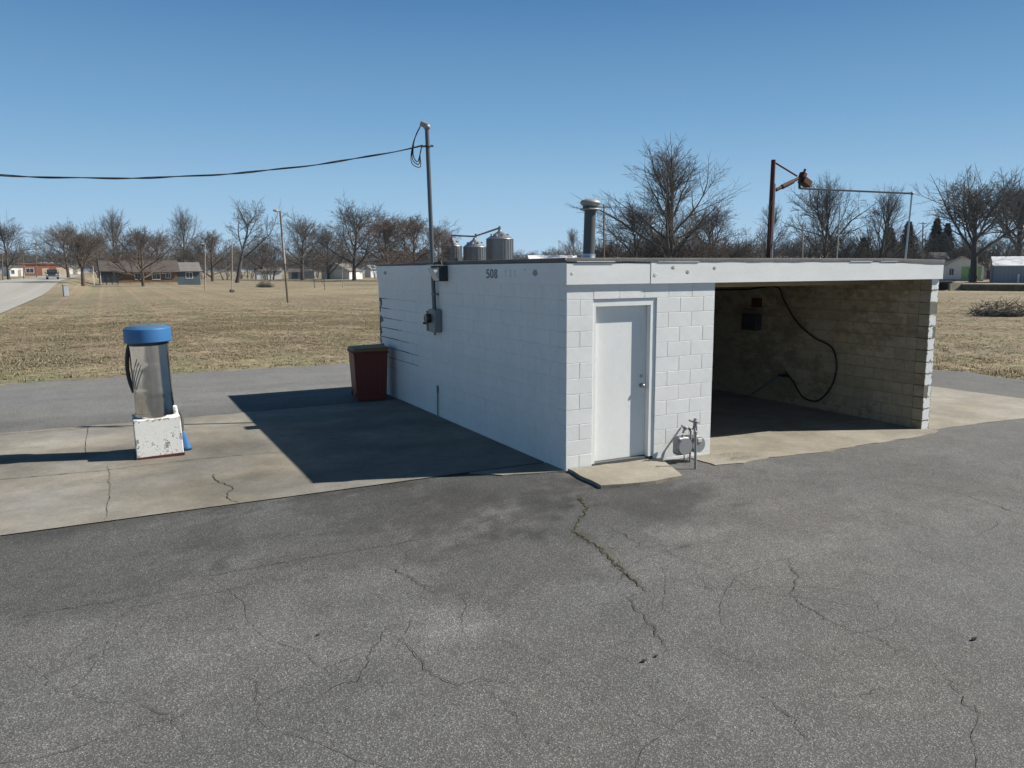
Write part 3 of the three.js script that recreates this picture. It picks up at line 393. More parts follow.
{ // vacuum on its island
  const t = thing('vacuum_station', 'stainless steel coin vacuum with blue domed cap on rusty white base', 'vacuum', V(-4.65, 0.012, -3.68)); t.rotation.z = 0.026;
  const bs = mesh('base', new RoundedBoxGeometry(0.61, 0.56, 0.6, 2, 0.012).translate(0, 0.28, 0), M.rustPaint, t);
  mesh('base_rail', merge([box(0.63, 0.035, 0.63, 0, 0.018, 0)]), M.rust, bs);
  mesh('coin_post', merge([rod(V(0.27, 0.55, 0.05), V(0.26, 0.66, 0.05), 0.03), new THREE.SphereGeometry(0.03, 12, 10).translate(0.26, 0.66, 0.05)]), M.rustPaint, bs);
  const R = 0.258, prof = []; for (let i = 0; i <= 24; i++) { const y = 0.55 + 1.1 * i / 24; prof.push([R + (i % 8 === 0 && i && i < 24 ? 0.003 : 0), y]); }
  const body = mesh('canister', lathe(prof, 64), M.steel, t);
  mesh('band', new THREE.CylinderGeometry(R + 0.006, R + 0.006, 0.04, 48, 1, true).translate(0, 0.6, 0), M.steel, body);
  const cap = mesh('cap', lathe([[0.0, 1.875], [0.1, 1.872], [0.2, 1.86], [0.27, 1.842], [0.302, 1.822], [0.309, 1.81], [0.311, 1.64], [0.306, 1.63], [0.285, 1.632], [0.255, 1.66]].reverse(), 56), M.blue, t);
  mesh('cap_top', lathe([[0.0, 1.884], [0.1, 1.88], [0.19, 1.868], [0.262, 1.85], [0.262, 1.838]].reverse(), 56), mat(L(0.11, 0.2, 0.31), { roughness: 0.75, map: rep(T_concrete, 0.8) }), cap);
  mesh('cap_gap', new THREE.CylinderGeometry(0.262, 0.262, 0.05, 40, 1, true).translate(0, 1.61, 0), M.darkMetal, t);
  { // slanted lettering on the steel, worn past reading
    const c = document.createElement('canvas'); c.width = 256; c.height = 512; const x = c.getContext('2d'); x.clearRect(0, 0, 256, 512); x.translate(128, 256); x.rotate(-1.12); x.fillStyle = 'rgb(150,147,141)';
    for (let k = 0; k < 4; k++) { x.fillRect(-190 + k * 10, -58 + k * 30, 330 - k * 34, 10); }
    const tx = new THREE.CanvasTexture(c); tx.colorSpace = THREE.SRGBColorSpace;
    const g = new THREE.CylinderGeometry(R + 0.003, R + 0.003, 0.72, 20, 1, true, Math.PI * 1.52, Math.PI * 0.45).translate(0, 1.2, 0);
    mesh('lettering', g, new THREE.MeshStandardMaterial({ map: tx, transparent: true, alphaTest: 0.5, roughness: 0.6 }), body);
  }
  mesh('hose', tube([V(-0.24, 1.62, 0.02), V(-0.275, 1.5, 0.0), V(-0.3, 1.28, -0.02), V(-0.29, 1.1, -0.02), V(-0.25, 0.92, -0.02)], 0.028, 40, 10), M.rubber, t);
  mesh('nozzle', (() => { const g = lathe([[0.02, 0.36], [0.045, 0.34], [0.05, 0.22], [0.085, 0.05], [0.09, 0.0], [0.0, 0.0]].reverse(), 20); g.scale(0.8, 0.8, 0.8); g.rotateZ(0.12); return g.translate(0.375, -0.01, -0.05); })(), M.blue, t);
  mesh('nozzle_hose', tube([V(0.34, 0.27, -0.05), V(0.34, 0.5, -0.2), V(0.24, 0.6, -0.26), V(0.1, 0.62, -0.27)], 0.02, 24, 8), M.rubber, t);
}
{ // gas meter by the bay pier
  const b = V(1.86, land(1.86, 0.2), 0.22), t = thing('gas_meter', 'grey gas meter with pipes and regulator by the bay pier', 'gas meter', b); t.scale.setScalar(0.72);
  mesh('meter_body', merge([blob(0.16, 3, 0.75, 1.15, 0.62, 0.06, 3).translate(0.2, 0.33, -0.06), new THREE.CylinderGeometry(0.15, 0.15, 0.12, 24).rotateX(Math.PI / 2).translate(0.2, 0.33, 0.0)]), M.meterGrey, t); mesh('diaphragm_case', merge([new RoundedBoxGeometry(0.3, 0.36, 0.2, 3, 0.06).translate(-0.16, 0.34, -0.04), new THREE.CylinderGeometry(0.16, 0.16, 0.07, 24).rotateX(Math.PI / 2).translate(-0.16, 0.34, 0.07), box(0.2, 0.06, 0.06, 0.02, 0.5, -0.02)]), M.meterGrey, t);
  mesh('dial', new RoundedBoxGeometry(0.1, 0.07, 0.03, 2, 0.008).translate(0.2, 0.42, 0.07), M.lens, t);
  mesh('riser', merge([rod(V(0.0, -0.06, 0.04), V(0.0, 0.62, 0.04), 0.02, 0.02, 12), rod(V(0.0, 0.62, 0.04), V(0.14, 0.66, -0.02), 0.02), rod(V(0.14, 0.66, -0.02), V(0.16, 0.46, -0.04), 0.018), rod(V(0.24, 0.46, -0.06), V(0.25, 0.72, -0.1), 0.018), rod(V(0.25, 0.72, -0.1), V(0.2, 0.76, -0.25), 0.02)]), M.meterGrey, t);
  mesh('regulator', (() => { const g = merge([new THREE.CylinderGeometry(0.085, 0.085, 0.03, 24), new THREE.CylinderGeometry(0.03, 0.06, 0.07, 16).translate(0, 0.04, 0), new THREE.CylinderGeometry(0.035, 0.03, 0.1, 12).translate(0, -0.06, 0)]); g.rotateZ(-0.25); return g.translate(0.14, 0.77, 0.0); })(), M.meterGrey, t);
  mesh('elbow', merge([new THREE.TorusGeometry(0.12, 0.024, 10, 18, Math.PI * 0.9).rotateY(0.2).translate(-0.06, 0.55, 0.0), rod(V(-0.18, 0.56, 0.02), V(-0.2, 0.4, 0.02), 0.022), blob(0.05, 8, 1, 0.8, 1, 0.1).translate(-0.13, 0.7, 0.02), rod(V(-0.13, 0.7, 0.02), V(-0.22, 0.74, 0.04), 0.02)]), M.meterGrey, t);
  mesh('valve', merge([box(0.06, 0.05, 0.05, 0, 0.24, 0.04), box(0.09, 0.014, 0.03, 0.02, 0.27, 0.05)]), M.darkMetal, t); mesh('union', blob(0.06, 5, 1, 1, 0.7, 0.15).translate(-0.02, 0.42, 0.03), M.darkMetal, t);
  const st = thing('pipe_stake', 'thin metal stake standing in the ground by the gas meter', 'stake', G(684, 462)); mesh('stake', rod(V(0, -0.03, 0), V(0, 0.12, 0), 0.008), M.galv, st);
  const gp = thing('guard_pipe', 'upright grey steel pipe guarding the gas meter', 'pipe', G(695.5, 469)); mesh('pipe', merge([rod(V(0, -0.05, 0), V(0, 0.5, -0.02), 0.018, 0.018, 12), new THREE.SphereGeometry(0.022, 10, 8).translate(0, 0.5, -0.02)]), M.meterGrey, gp);
}
{ // roof vent
  const t = thing('roof_vent', 'grey round vent pipe with flared cap on the flat roof', 'vent pipe', V(1.55, TOP + 0.03, -1.9)); t.rotation.z = -0.03; t.rotation.x = 0.0;
  mesh('collar', lathe([[0.17, 0], [0.165, 0.02], [0.13, 0.045], [0.125, 0.13]], 28), M.galv, t);
  t.scale.set(0.84, 0.9, 0.84); mesh('stack', cyl(0.108, 0.105, 0.92, 0, 0.02, 0, 32), M.ventGrey, t);
  mesh('cap', merge([lathe([[0.105, 0.86], [0.19, 0.875], [0.192, 0.895], [0.105, 0.9]], 32), lathe([[0.11, 0.92], [0.185, 0.975], [0.19, 1.0], [0.17, 1.03], [0.1, 1.06], [0, 1.07]], 32)]), M.ventCap, t);
  mesh('cap_core', cyl(0.13, 0.15, 0.14, 0, 0.86, 0, 24), M.ventGrey, t);
}
{ // spray boom on the roof
  const b = V(5.35, TOP + 0.03, -1.9), t = thing('roof_boom', 'rust red steel boom post with bracket, motor box and pipe on roof', 'boom', b);
  const q = (px, py) => onZ(px, py, -1.9).sub(b);
  const top = q(775.5, 160), low = q(770, 259); low.y = 0; low.x = 0;
  mesh('post', merge([rod(V(0, 0, 0), V(0.02, top.y, 0), 0.045, 0.04, 12), cyl(0.11, 0.12, 0.05, 0, 0, 0, 16)]), M.rust, t);
  mesh('edge_pipe', rod(V(0.05, 0, 0.03), V(0.05, 1.35, 0.03), 0.014), M.galv, t);
  mesh('brace', rod(V(0.02, top.y - 0.03, 0), q(797, 176), 0.016), M.rust, t);
  mesh('arm', merge([rod(q(776, 190), q(799, 178), 0.032, 0.028, 8), rod(q(782, 187), q(793, 181.5), 0.045, 0.04, 8)]), M.rust, t);
  const c = q(805, 182); mesh('motor_box', (() => { const g = merge([new RoundedBoxGeometry(0.28, 0.17, 0.2, 2, 0.02), new RoundedBoxGeometry(0.12, 0.14, 0.16, 2, 0.02).translate(-0.14, 0.1, 0), new THREE.CylinderGeometry(0.03, 0.03, 0.12, 10).translate(-0.14, 0.2, 0)]); g.rotateZ(-0.45); g.scale(0.75, 0.75, 0.75); return g.translate(c.x, c.y, 0); })(), M.rust, t);
  mesh('bracket', rod(q(799.5, 177), q(799.5, 188.5), 0.022), M.darkMetal, t);
  const e = onZ(912, 193.5, -0.62).sub(b), s = q(799, 188.5);
  mesh('pipe', merge([rod(s, e, 0.017, 0.017, 10), new THREE.SphereGeometry(0.03, 10, 8).translate(e.x, e.y, e.z)]), M.greyMetal, t);
  mesh('drop_pipe', rod(e, V(e.x - 0.06, 0.0, e.z), 0.015), M.galv, t);
  mesh('wire', tube([V(-0.01, top.y * 0.62, 0.05), V(-0.09, top.y * 0.5, 0.06), V(-0.07, top.y * 0.3, 0.06), V(-0.02, 0.02, 0.06)], 0.009, 24, 5), M.rubber, t);
}
{ // hose, wand and coin box inside the bay
  const X = WB - 0.2, q = (px, py, o = 0.05) => onX(px, py, X - o);
  const h = thing('spray_hose', 'black pressure hose with wand looped along the bay wall', 'hose');
  mesh('hose', tube([q(712, 290), q(745, 289.5), q(779, 288), q(783, 298), q(797, 322), q(815, 338), q(832, 348), q(836.5, 365), q(832, 385), q(817, 401), q(803, 397), q(792, 380), q(785, 372)], 0.017, 120, 8), M.rubber, h);
  mesh('wand', rod(q(785, 372, 0.06), q(752, 394, 0.12), 0.02), M.greyMetal, h);
  mesh('grip', merge([rod(q(788, 376, 0.06), q(779, 375, 0.06), 0.035, 0.03)]), M.rubber, h);
  const c = q(755, 318, 0), k = thing('coin_box', 'dark coin meter box mounted on the shaded bay wall', 'coin box', V(X - 0.09, c.y - 0.25, c.z));
  mesh('cabinet', new RoundedBoxGeometry(0.18, 0.34, 0.42, 2, 0.015).translate(0, 0.17, 0), M.darkMetal, k);
  mesh('hook', merge([rod(V(0.09, 0.42, 0.1), V(-0.08, 0.44, 0.1), 0.012), rod(V(0.09, 0.42, -0.15), V(-0.08, 0.44, -0.15), 0.012), rod(V(-0.08, 0.44, -0.15), V(-0.08, 0.44, 0.1), 0.012)]), M.rubber, k);
  mesh('sign_plate', box(0.012, 0.2, 0.3, 0.07, 0.58, 0.05), M.rust, k);
}

// ---------------------------------------------------------------- trees
function Wood() { return { P: [], N: [], I: [] }; }
function limb(o, pts, rad, sides) {   // tapered limb through points
  const t = V(0, 0, 0), u = V(0, 0, 0), w = V(0, 0, 0), k0 = o.P.length / 3;
  for (let i = 0; i < pts.length; i++) { t.copy(pts[Math.min(i + 1, pts.length - 1)]).sub(pts[Math.max(0, i - 1)]).normalize(); u.set(Math.abs(t.y) > 0.9 ? 1 : 0, Math.abs(t.y) > 0.9 ? 0 : 1, 0).cross(t).normalize(); w.crossVectors(t, u);
    for (let s = 0; s < sides; s++) { const a = s / sides * 2 * Math.PI, c = Math.cos(a), d = Math.sin(a); const nx = u.x * c + w.x * d, ny = u.y * c + w.y * d, nz = u.z * c + w.z * d; o.P.push(pts[i].x + nx * rad[i], pts[i].y + ny * rad[i], pts[i].z + nz * rad[i]); o.N.push(nx, ny, nz); }
    if (i) for (let s = 0; s < sides; s++) { const a = k0 + (i - 1) * sides + s, b = k0 + (i - 1) * sides + (s + 1) % sides; o.I.push(a, b, a + sides, b, b + sides, a + sides); } }
}
function growTree(seed, q) {   // q: height, levels of limbs, spread ...
  const r = rng(seed), trunk = Wood(), crown = Wood(), tips = [], R = (a, b) => a + (b - a) * r();
  const grow = (p, d, len, rad, lv) => {
    const n = lv === 0 ? 6 : lv === 1 ? 5 : lv === 2 ? 4 : lv === 3 ? 2 : 1, pts = [p.clone()], rr = [rad], dirs = [d.clone()]; let c = p.clone(), e = d.clone();
    const endR = lv >= q.levels ? rad * 0.5 : rad * (lv === 0 ? 0.42 : 0.38);
    for (let i = 1; i <= n; i++) { const wob = lv === 0 ? q.wob0 ?? 0.06 : q.wob ?? 0.2; e.add(V(R(-1, 1), R(-1, 1) * 0.6, R(-1, 1)).multiplyScalar(wob)); e.y += (lv ? q.lift ?? 0.07 : 0); e.normalize(); c = c.clone().addScaledVector(e, len / n); pts.push(c); rr.push(lerp(rad, endR, i / n)); dirs.push(e.clone()); }
    limb(lv < 2 ? trunk : crown, pts, rr, lv === 0 ? 8 : lv === 1 ? 6 : lv === 2 ? 4 : 3);
    if (lv >= q.levels) { tips.push(c); return; }
    const kids = Math.round(q.kids[lv] * R(0.8, 1.2)), from = lv === 0 ? q.fork ?? 0.3 : 0.18;
    let az = R(0, 6.28);
    for (let k = 0; k < kids; k++) {
      const t = from + (1 - from) * (k + R(0.2, 0.9)) / kids, i = Math.min(n - 1, t * n | 0), f = t * n - i, b = pts[i].clone().lerp(pts[i + 1], f), ax = dirs[i + 1];
      az += 2.4 + R(-0.5, 0.5); const ang = (q.angle?.[lv] ?? 0.75) * R(0.7, 1.25) * (lv === 0 ? lerp(1.25, 0.55, t) : 1);
      const side = V(Math.cos(az), 0, Math.sin(az)), perp = side.sub(ax.clone().multiplyScalar(side.dot(ax))).normalize(), nd = ax.clone().multiplyScalar(Math.cos(ang)).addScaledVector(perp, Math.sin(ang)).normalize();
      const l = len * (q.ratio?.[lv] ?? 0.55) * R(0.7, 1.15) * (lv === 0 ? lerp(1.15, 0.6, (t - from) / (1 - from)) : lerp(1.1, 0.65, t));
      grow(b, nd, l, Math.max(q.minR ?? 0.012, lerp(rad, endR, t) * (lv === 0 ? 0.55 : 0.6)), lv + 1);
    }
    if (lv > 0) grow(c, dirs[n], len * 0.4, Math.max(q.minR ?? 0.012, endR), Math.min(q.levels, lv + 2));
    else for (let k = 0; k < (q.tops ?? 2); k++) grow(c, dirs[n].clone().add(V(R(-0.5, 0.5), 0.3, R(-0.5, 0.5))).normalize(), len * 0.5, endR * 0.85, 1);
  };
  const stems = q.stems ?? 1;
  for (let k = 0; k < stems; k++) { const a = k * 2.4 + r(), s = stems > 1 ? R(0.12, 0.4) : 0; grow(V(stems > 1 ? Math.cos(a) * 0.25 * stems ** 0.5 : 0, -0.25, stems > 1 ? Math.sin(a) * 0.25 * stems ** 0.5 : 0), V(Math.cos(a) * s + (q.lean ?? 0), 1, Math.sin(a) * s).normalize(), q.h * (q.trunk ?? 0.42) * (stems > 1 ? R(0.7, 1.1) : 1), q.rad * (stems > 1 ? R(0.6, 1) : 1), 0); }
  let top = 0; for (let i = 1; i < crown.P.length; i += 3) top = Math.max(top, crown.P[i]);
  const sc = q.h / Math.max(top, 0.1), mk = o => { const g = new THREE.BufferGeometry(); g.setAttribute('position', new THREE.Float32BufferAttribute(o.P.map(v => v * sc), 3)); g.setAttribute('normal', new THREE.Float32BufferAttribute(o.N, 3)); g.setIndex(o.I); return g; };
  return { trunk: mk(trunk), crown: mk(crown), tips: tips.map(p => p.multiplyScalar(sc)), h: q.h, tris: (trunk.I.length + crown.I.length) / 3 };
}
function leaves(tips, seed, per, size, spread) { const r = rng(seed), P = [], N = [], I = []; for (const t of tips) for (let k = 0; k < per; k++) { const a = t.clone().add(V(r() - 0.5, r() - 0.5, r() - 0.5).multiplyScalar(spread)), u = V(r() - 0.5, r() - 0.5, r() - 0.5).normalize().multiplyScalar(size * (0.6 + r() * 0.8)), w = V(r() - 0.5, r() - 0.5, r() - 0.5).normalize().multiplyScalar(size * 0.6), n = u.clone().cross(w).normalize(), b = P.length / 3; for (const p of [a, a.clone().add(u), a.clone().add(w)]) { P.push(p.x, p.y, p.z); N.push(n.x, n.y, n.z); } I.push(b, b + 1, b + 2); } return geoOf(P, N, null, I); }
const kinds = {
  round: growTree(11, { h: 16, levels: 4, rad: 0.36, kids: [10, 9, 8, 6], trunk: 0.5, fork: 0.26, angle: [1.0, 0.7, 0.8, 0.8], ratio: [1.0, 0.58, 0.52, 0.52], lift: 0.035, minR: 0.016, tops: 3 }),
  tall: growTree(24, { h: 20, levels: 4, rad: 0.36, kids: [14, 9, 7, 6], trunk: 0.62, fork: 0.16, angle: [0.78, 0.62, 0.7, 0.75], ratio: [0.78, 0.55, 0.52, 0.5], lift: 0.05, minR: 0.015, tops: 3 }),
  wide: growTree(37, { h: 17, levels: 4, rad: 0.42, kids: [9, 9, 8, 6], trunk: 0.34, fork: 0.45, angle: [1.05, 0.75, 0.85, 0.8], ratio: [1.45, 0.6, 0.52, 0.5], wob: 0.28, lift: 0.05, minR: 0.016, tops: 3 }),
  upright: growTree(41, { h: 15, levels: 4, rad: 0.26, kids: [11, 8, 7, 5], trunk: 0.58, fork: 0.2, angle: [0.7, 0.6, 0.7, 0.7], ratio: [0.75, 0.55, 0.52, 0.5], lift: 0.07, minR: 0.015, tops: 3 }),
  dead: growTree(59, { h: 17, levels: 4, rad: 0.32, kids: [5, 7, 7, 6], trunk: 0.5, fork: 0.4, angle: [0.75, 0.8, 0.8, 0.8], ratio: [0.9, 0.55, 0.5, 0.5], wob: 0.36, wob0: 0.2, lift: 0.08, lean: 0.14, minR: 0.016 }),
  brown: growTree(67, { h: 11, levels: 4, rad: 0.2, kids: [11, 8, 7, 5], trunk: 0.42, fork: 0.12, angle: [0.95, 0.75, 0.8, 0.8], ratio: [1.0, 0.58, 0.52, 0.5], lift: 0.05, minR: 0.014, tops: 3 }),
  grand: growTree(29, { h: 20, levels: 4, rad: 0.4, kids: [12, 8, 7, 5], trunk: 0.62, fork: 0.16, angle: [0.66, 0.58, 0.66, 0.75], ratio: [0.72, 0.58, 0.52, 0.5], lift: 0.035, wob: 0.16, minR: 0.015, tops: 4 }),
  scrub: growTree(71, { h: 8, levels: 3, rad: 0.08, stems: 5, kids: [5, 5, 5], trunk: 0.6, fork: 0.15, angle: [0.6, 0.65, 0.75], ratio: [0.6, 0.55, 0.5], lift: 0.07, minR: 0.017 }),
  scrub2: growTree(83, { h: 7, levels: 3, rad: 0.08, stems: 6, kids: [5, 5, 5], trunk: 0.5, fork: 0.1, angle: [0.75, 0.7, 0.75], ratio: [0.7, 0.55, 0.5], lift: 0.05, minR: 0.017 }),
  sapling: growTree(97, { h: 5, levels: 3, rad: 0.05, kids: [8, 5, 4], trunk: 0.6, fork: 0.25, angle: [0.7, 0.6, 0.6], ratio: [0.5, 0.5, 0.5], lift: 0.08, minR: 0.01 }),
};
console.log(Object.entries(kinds).map(([k, v]) => k + ' ' + v.tris).join(', '));
const brownLeaves = leaves(kinds.brown.tips, 5, 2, 0.13, 0.5);
function tree(kind, px, depth, topY, o = {}) {   // o: label, group, name, wood, width (stretch), turn
  const p = at(px, depth), k = kinds[kind], d = ray(px, topY), h = CAM.y + d.y * depth / d.dot(FW) - p.y;
  const s = h / k.h, t = thing(o.name || 'bare_tree', o.label || 'leafless tree in the tree row beyond the field', 'tree', p, o.turn ?? px * 1.7, o.group);
  t.scale.set(s * (o.width ?? 1), s, s * (o.width ?? 1));
  const w = o.wood || 'grey', bark = { grey: M.barkGrey, dark: M.bark, brown: M.barkBrown }[w], tw = { grey: M.twigGrey, dark: M.twig, brown: M.twigBrown }[w];
  mesh('trunk', k.trunk, bark, t); mesh('crown', k.crown, tw, t); if (o.leafy) mesh('dead_leaves', brownLeaves, M.deadLeaf, t);
  return t;
}
tree('round', 8, 150, 210, { label: 'bare tree by the white road at the red roadside building', wood: 'dark' });
tree('wide', 82, 124, 219, { label: 'bare brownish tree standing between the road and brown ranch house', wood: 'brown', width: 0.9 });
tree('brown', 142, 138, 224, { label: 'low bare tree in front of the brown ranch house windows', wood: 'brown', width: 1.1 });
tree('grand', 116, 185, 206, { label: 'tall bare tree rising behind the brown ranch house chimney', width: 1.1 });
tree('round', 68, 190, 214, { label: 'bare tree behind the road bend left of the ranch house', wood: 'brown', width: 1.1 });
tree('grand', 184, 230, 203, { label: 'tall pale bare tree behind the teal garage', width: 0.85 });
tree('round', 100, 170, 222, { label: 'bushy bare tree behind the ranch house porch', wood: 'brown', width: 1.2, turn: 2 });
tree('round', 160, 210, 222, { label: 'bare tree behind the ranch house roof and left of tall pale tree', wood: 'brown', width: 1.2 });
tree('brown', 212, 215, 228, { label: 'low brownish bare tree right of the teal garage', wood: 'brown', width: 1.2 });
tree('dead', 236, 190, 194, { label: 'leaning gnarled bare tree with a twisted trunk in the field', wood: 'dark' });
tree('wide', 262, 260, 232, { label: 'dark spreading bare tree in front of the pale long shed', wood: 'dark', width: 0.9 });
tree('round', 302, 235, 205, { label: 'rounded bare tree behind the leaning pole', wood: 'grey', width: 1.2 });
tree('brown', 328, 250, 226, { label: 'bushy bare tree beside the white gabled house', wood: 'dark', width: 1.2 });
tree('round', 354, 225, 190, { label: 'large round bare oak beyond the field near the building corner', wood: 'dark', width: 1.15 });
tree('brown', 388, 205, 214, { label: 'rust brown tree still holding dead leaves behind the shaded wall', wood: 'brown', leafy: 1, width: 1.15 });
tree('brown', 414, 215, 213, { label: 'rust brown dense tree beside the electric mast', wood: 'brown', leafy: 1, width: 1.2, turn: 2 });
tree('brown', 438, 240, 224, { label: 'rust brown tree overlapping the far grain bin', wood: 'brown', leafy: 1, width: 0.9, turn: 4 });
tree('grand', 672, 118, 134, { label: 'tallest bare tree with a broad crown above the white fascia', wood: 'dark', width: 1.45 });
tree('round', 636, 128, 188, { label: 'bare tree beside the vent pipe and left of the tallest tree', wood: 'dark', width: 1.2 });
tree('round', 712, 130, 190, { label: 'bare tree right of the tallest tree', wood: 'dark', width: 1.15, turn: 1.2 });
tree('upright', 765, 150, 200, { label: 'slender bare tree behind the rust red roof post', width: 1.0 });
tree('grand', 823, 150, 170, { label: 'tall bare tree behind the roof boom pipe', wood: 'dark', width: 0.85 });
tree('dead', 845, 165, 176, { label: 'tall bare tree with crooked limbs behind the roof boom pipe', wood: 'dark', width: 1.1, turn: 0.4 });
tree('grand', 878, 165, 182, { label: 'slender tall bare tree behind the drop pipe on roof', wood: 'dark', width: 1.0, turn: 3 });
tree('wide', 974, 150, 164, { label: 'large spreading bare tree between white green house and grey shed', wood: 'dark', width: 1.0, turn: 0.9 });
tree('wide', 1018, 185, 165, { label: 'bare tree rising behind the grey metal shed', wood: 'dark', width: 1.0, turn: 3.3 });
tree('sapling', 314, 128, 256, { label: 'slim bare sapling with dark clump at foot in the field', wood: 'dark' });
tree('sapling', 324, 118, 258, { label: 'second slim bare sapling leaning in the field near the other', wood: 'dark', turn: 1 });
tree('upright', 575, 330, 226, { label: 'small far bare tree behind the vent pipe', wood: 'grey' });
{ // hedgerow scrub, in front of the far wood
  const r = rng(321), grp = 'hedgerow scrub beyond the field';
  const put = (px, depth, topY, wood, label) => tree(r() < 0.5 ? 'scrub' : 'scrub2', px, depth, topY, { name: 'scrub_thicket', label, group: grp, wood, width: 1.25 + 0.3 * r(), turn: r() * 6 }).userData.category = 'thicket';
  for (let k = 0; k < 22; k++) put(600 + k * 8.2 + r() * 5, 118 + r() * 30, 218 + Math.abs(k - 9) * 2.2 + r() * 16, r() < 0.4 ? 'brown' : 'dark', 'dense bare thicket round the foot of the tallest tree');
  for (let k = 0; k < 22; k++) put(772 + k * 11 + r() * 6, 165 + r() * 40, 226 + r() * 18, 'dark', 'dark bare thicket behind the roof boom and the small houses');
  for (let k = 0; k < 16; k++) put(96 + k * 21 + r() * 10, 245 + r() * 50, 236 + r() * 14, r() < 0.4 ? 'brown' : 'grey', 'bare brownish thicket at the back of the tan field');
}
{ // the far wood on the horizon reads as one mass
  const r = rng(77), gs = [kinds.scrub.crown, kinds.scrub2.crown], list = [];
  for (let n = 0; n < 2; n++) {
    const im = new THREE.InstancedMesh(gs[n], n ? M.twig : M.twigGrey, 150), m = new THREE.Matrix4(); im.name = numbered('distant_wood');
    for (let i = 0; i < 150; i++) { const px = -60 + (i + r()) / 150 * 1160, p = at(px, 330 + r() * 220), s = 1.1 + r() * 0.9; m.compose(p, new THREE.Quaternion().setFromAxisAngle(V(0, 1, 0), r() * 6.28), V(s * 1.9, s, s * 1.9)); im.setMatrixAt(i, m); }
    tag(im, n ? 'far dark row of bare woods along the horizon' : 'far grey row of bare woods along the horizon', 'wood', null, 'stuff'); im.castShadow = true; scene.add(im);
  }
}
function conifer(px, depth, topY, label, width = 1) {
  const p = at(px, depth), d = ray(px, topY), h = CAM.y + d.y * depth / d.dot(FW) - p.y, r = rng(px * 7), P = [], N = [], I = [], t = thing('evergreen_tree', label, 'tree', p, 0, 'dark evergreens behind the houses');
  mesh('trunk', cyl(0.28, 0.04, h * 0.95, 0, -0.2, 0, 8), M.bark, t);
  for (let n = 0; n < 5200; n++) { const f = Math.pow(r(), 0.8), y = h * (0.06 + 0.94 * f), rad = width * h * 0.3 * Math.pow(1 - f, 0.75) * (0.8 + 0.35 * Math.sin(f * 46 + n % 7)), a = r() * 6.28, q = rad * Math.sqrt(r()) * (0.75 + 0.45 * n3(Math.cos(a) * 2, f * 9, Math.sin(a) * 2)), c = V(Math.cos(a) * q, y - q * 0.12, Math.sin(a) * q), u = V(Math.cos(a) + (r() - 0.5), (r() - 0.6) * 0.9, Math.sin(a) + (r() - 0.5)).normalize().multiplyScalar(0.3 + 0.4 * r()), w = V(r() - 0.5, r() - 0.5, r() - 0.5).normalize().multiplyScalar(0.2), nn = u.clone().cross(w).normalize(), b = P.length / 3; for (const v of [c.clone().add(w), c.clone().sub(w), c.clone().add(u)]) { P.push(v.x, v.y, v.z); N.push(nn.x, nn.y, nn.z); } I.push(b, b + 1, b + 2); }
  mesh('crown', geoOf(P, N, null, I), M.needle, t);
}
conifer(888, 190, 228, 'dark evergreen left of the drop pipe above the roof', 1.3); conifer(906, 182, 222, 'dark evergreen behind the drop pipe above the roof', 1.2); conifer(934, 195, 219, 'dark evergreen left of the large spreading tree', 1.1); conifer(945, 200, 224, 'dark evergreen behind the white green house', 1.0); conifer(862, 200, 238, 'short dark evergreen left of the other evergreens', 1.5);

// brush piles and stumps in the field
function brush(px, py, w, h, seed, label) {
  const p = G(px, py), r = rng(seed), o = Wood();
  for (let n = 0; n < 420; n++) { const a = r() * 6.28, q = Math.sqrt(r()) * w / 2, x = Math.cos(a) * q, z = Math.sin(a) * q * 0.7, top = h * Math.pow(1 - (q / (w / 2)) ** 2, 0.7), y = r() * top, d = V(r() - 0.5, (r() - 0.35) * 0.6, r() - 0.5).normalize().multiplyScalar(0.25 + 0.5 * r()); limb(o, [V(x, Math.max(y, 0.01), z), V(x + d.x, Math.max(0.02, y + d.y), z + d.z)], [0.02, 0.008], 3); }
  const t = thing('brush_pile', label, 'brush pile', p, -YAW); mesh('sticks', geoOf(o.P, o.N, null, o.I), M.twig, t); mesh('core', blob(w * 0.4, seed, 1, 0.75 * h / w, 0.6, 0.25, 3).translate(0, h * 0.12, 0), M.bark, t);
}
brush(1000, 315, 3.6, 0.85, 5, 'dark low brush pile in the field right of the building'); brush(265, 287, 3.0, 1.1, 6, 'dark brush heap in the field near the gnarled tree');

// ---------------------------------------------------------------- far houses and sheds
// plain gabled volume: ridge along x, front at +z
function gable(w, d, eave, ridge, over = 0.35) {
  const th = 0.12, slope = Math.atan2(ridge - eave, d / 2), len = Math.hypot(d / 2 + over, (ridge - eave) * (d / 2 + over) / (d / 2));
  const side = s => { const g = box(w + over * 2, th, len); g.translate(0, th / 2, 0); g.rotateX(s * slope); const yc = ridge - (ridge - eave) * (d / 2 + over) / (d / 2) / 2, zc = s * (d / 2 + over) / 2; return g.translate(0, yc, zc); };
  return merge([side(1), side(-1)]);
}
function gableWalls(w, d, eave, ridge) { const s = new THREE.Shape(); s.moveTo(-d / 2, -0.4); s.lineTo(d / 2, -0.4); s.lineTo(d / 2, eave); s.lineTo(0, ridge - 0.02); s.lineTo(-d / 2, eave); const g = new THREE.ExtrudeGeometry(s, { depth: w, bevelEnabled: false }); g.rotateY(Math.PI / 2); return g.translate(-w / 2, 0, 0); }
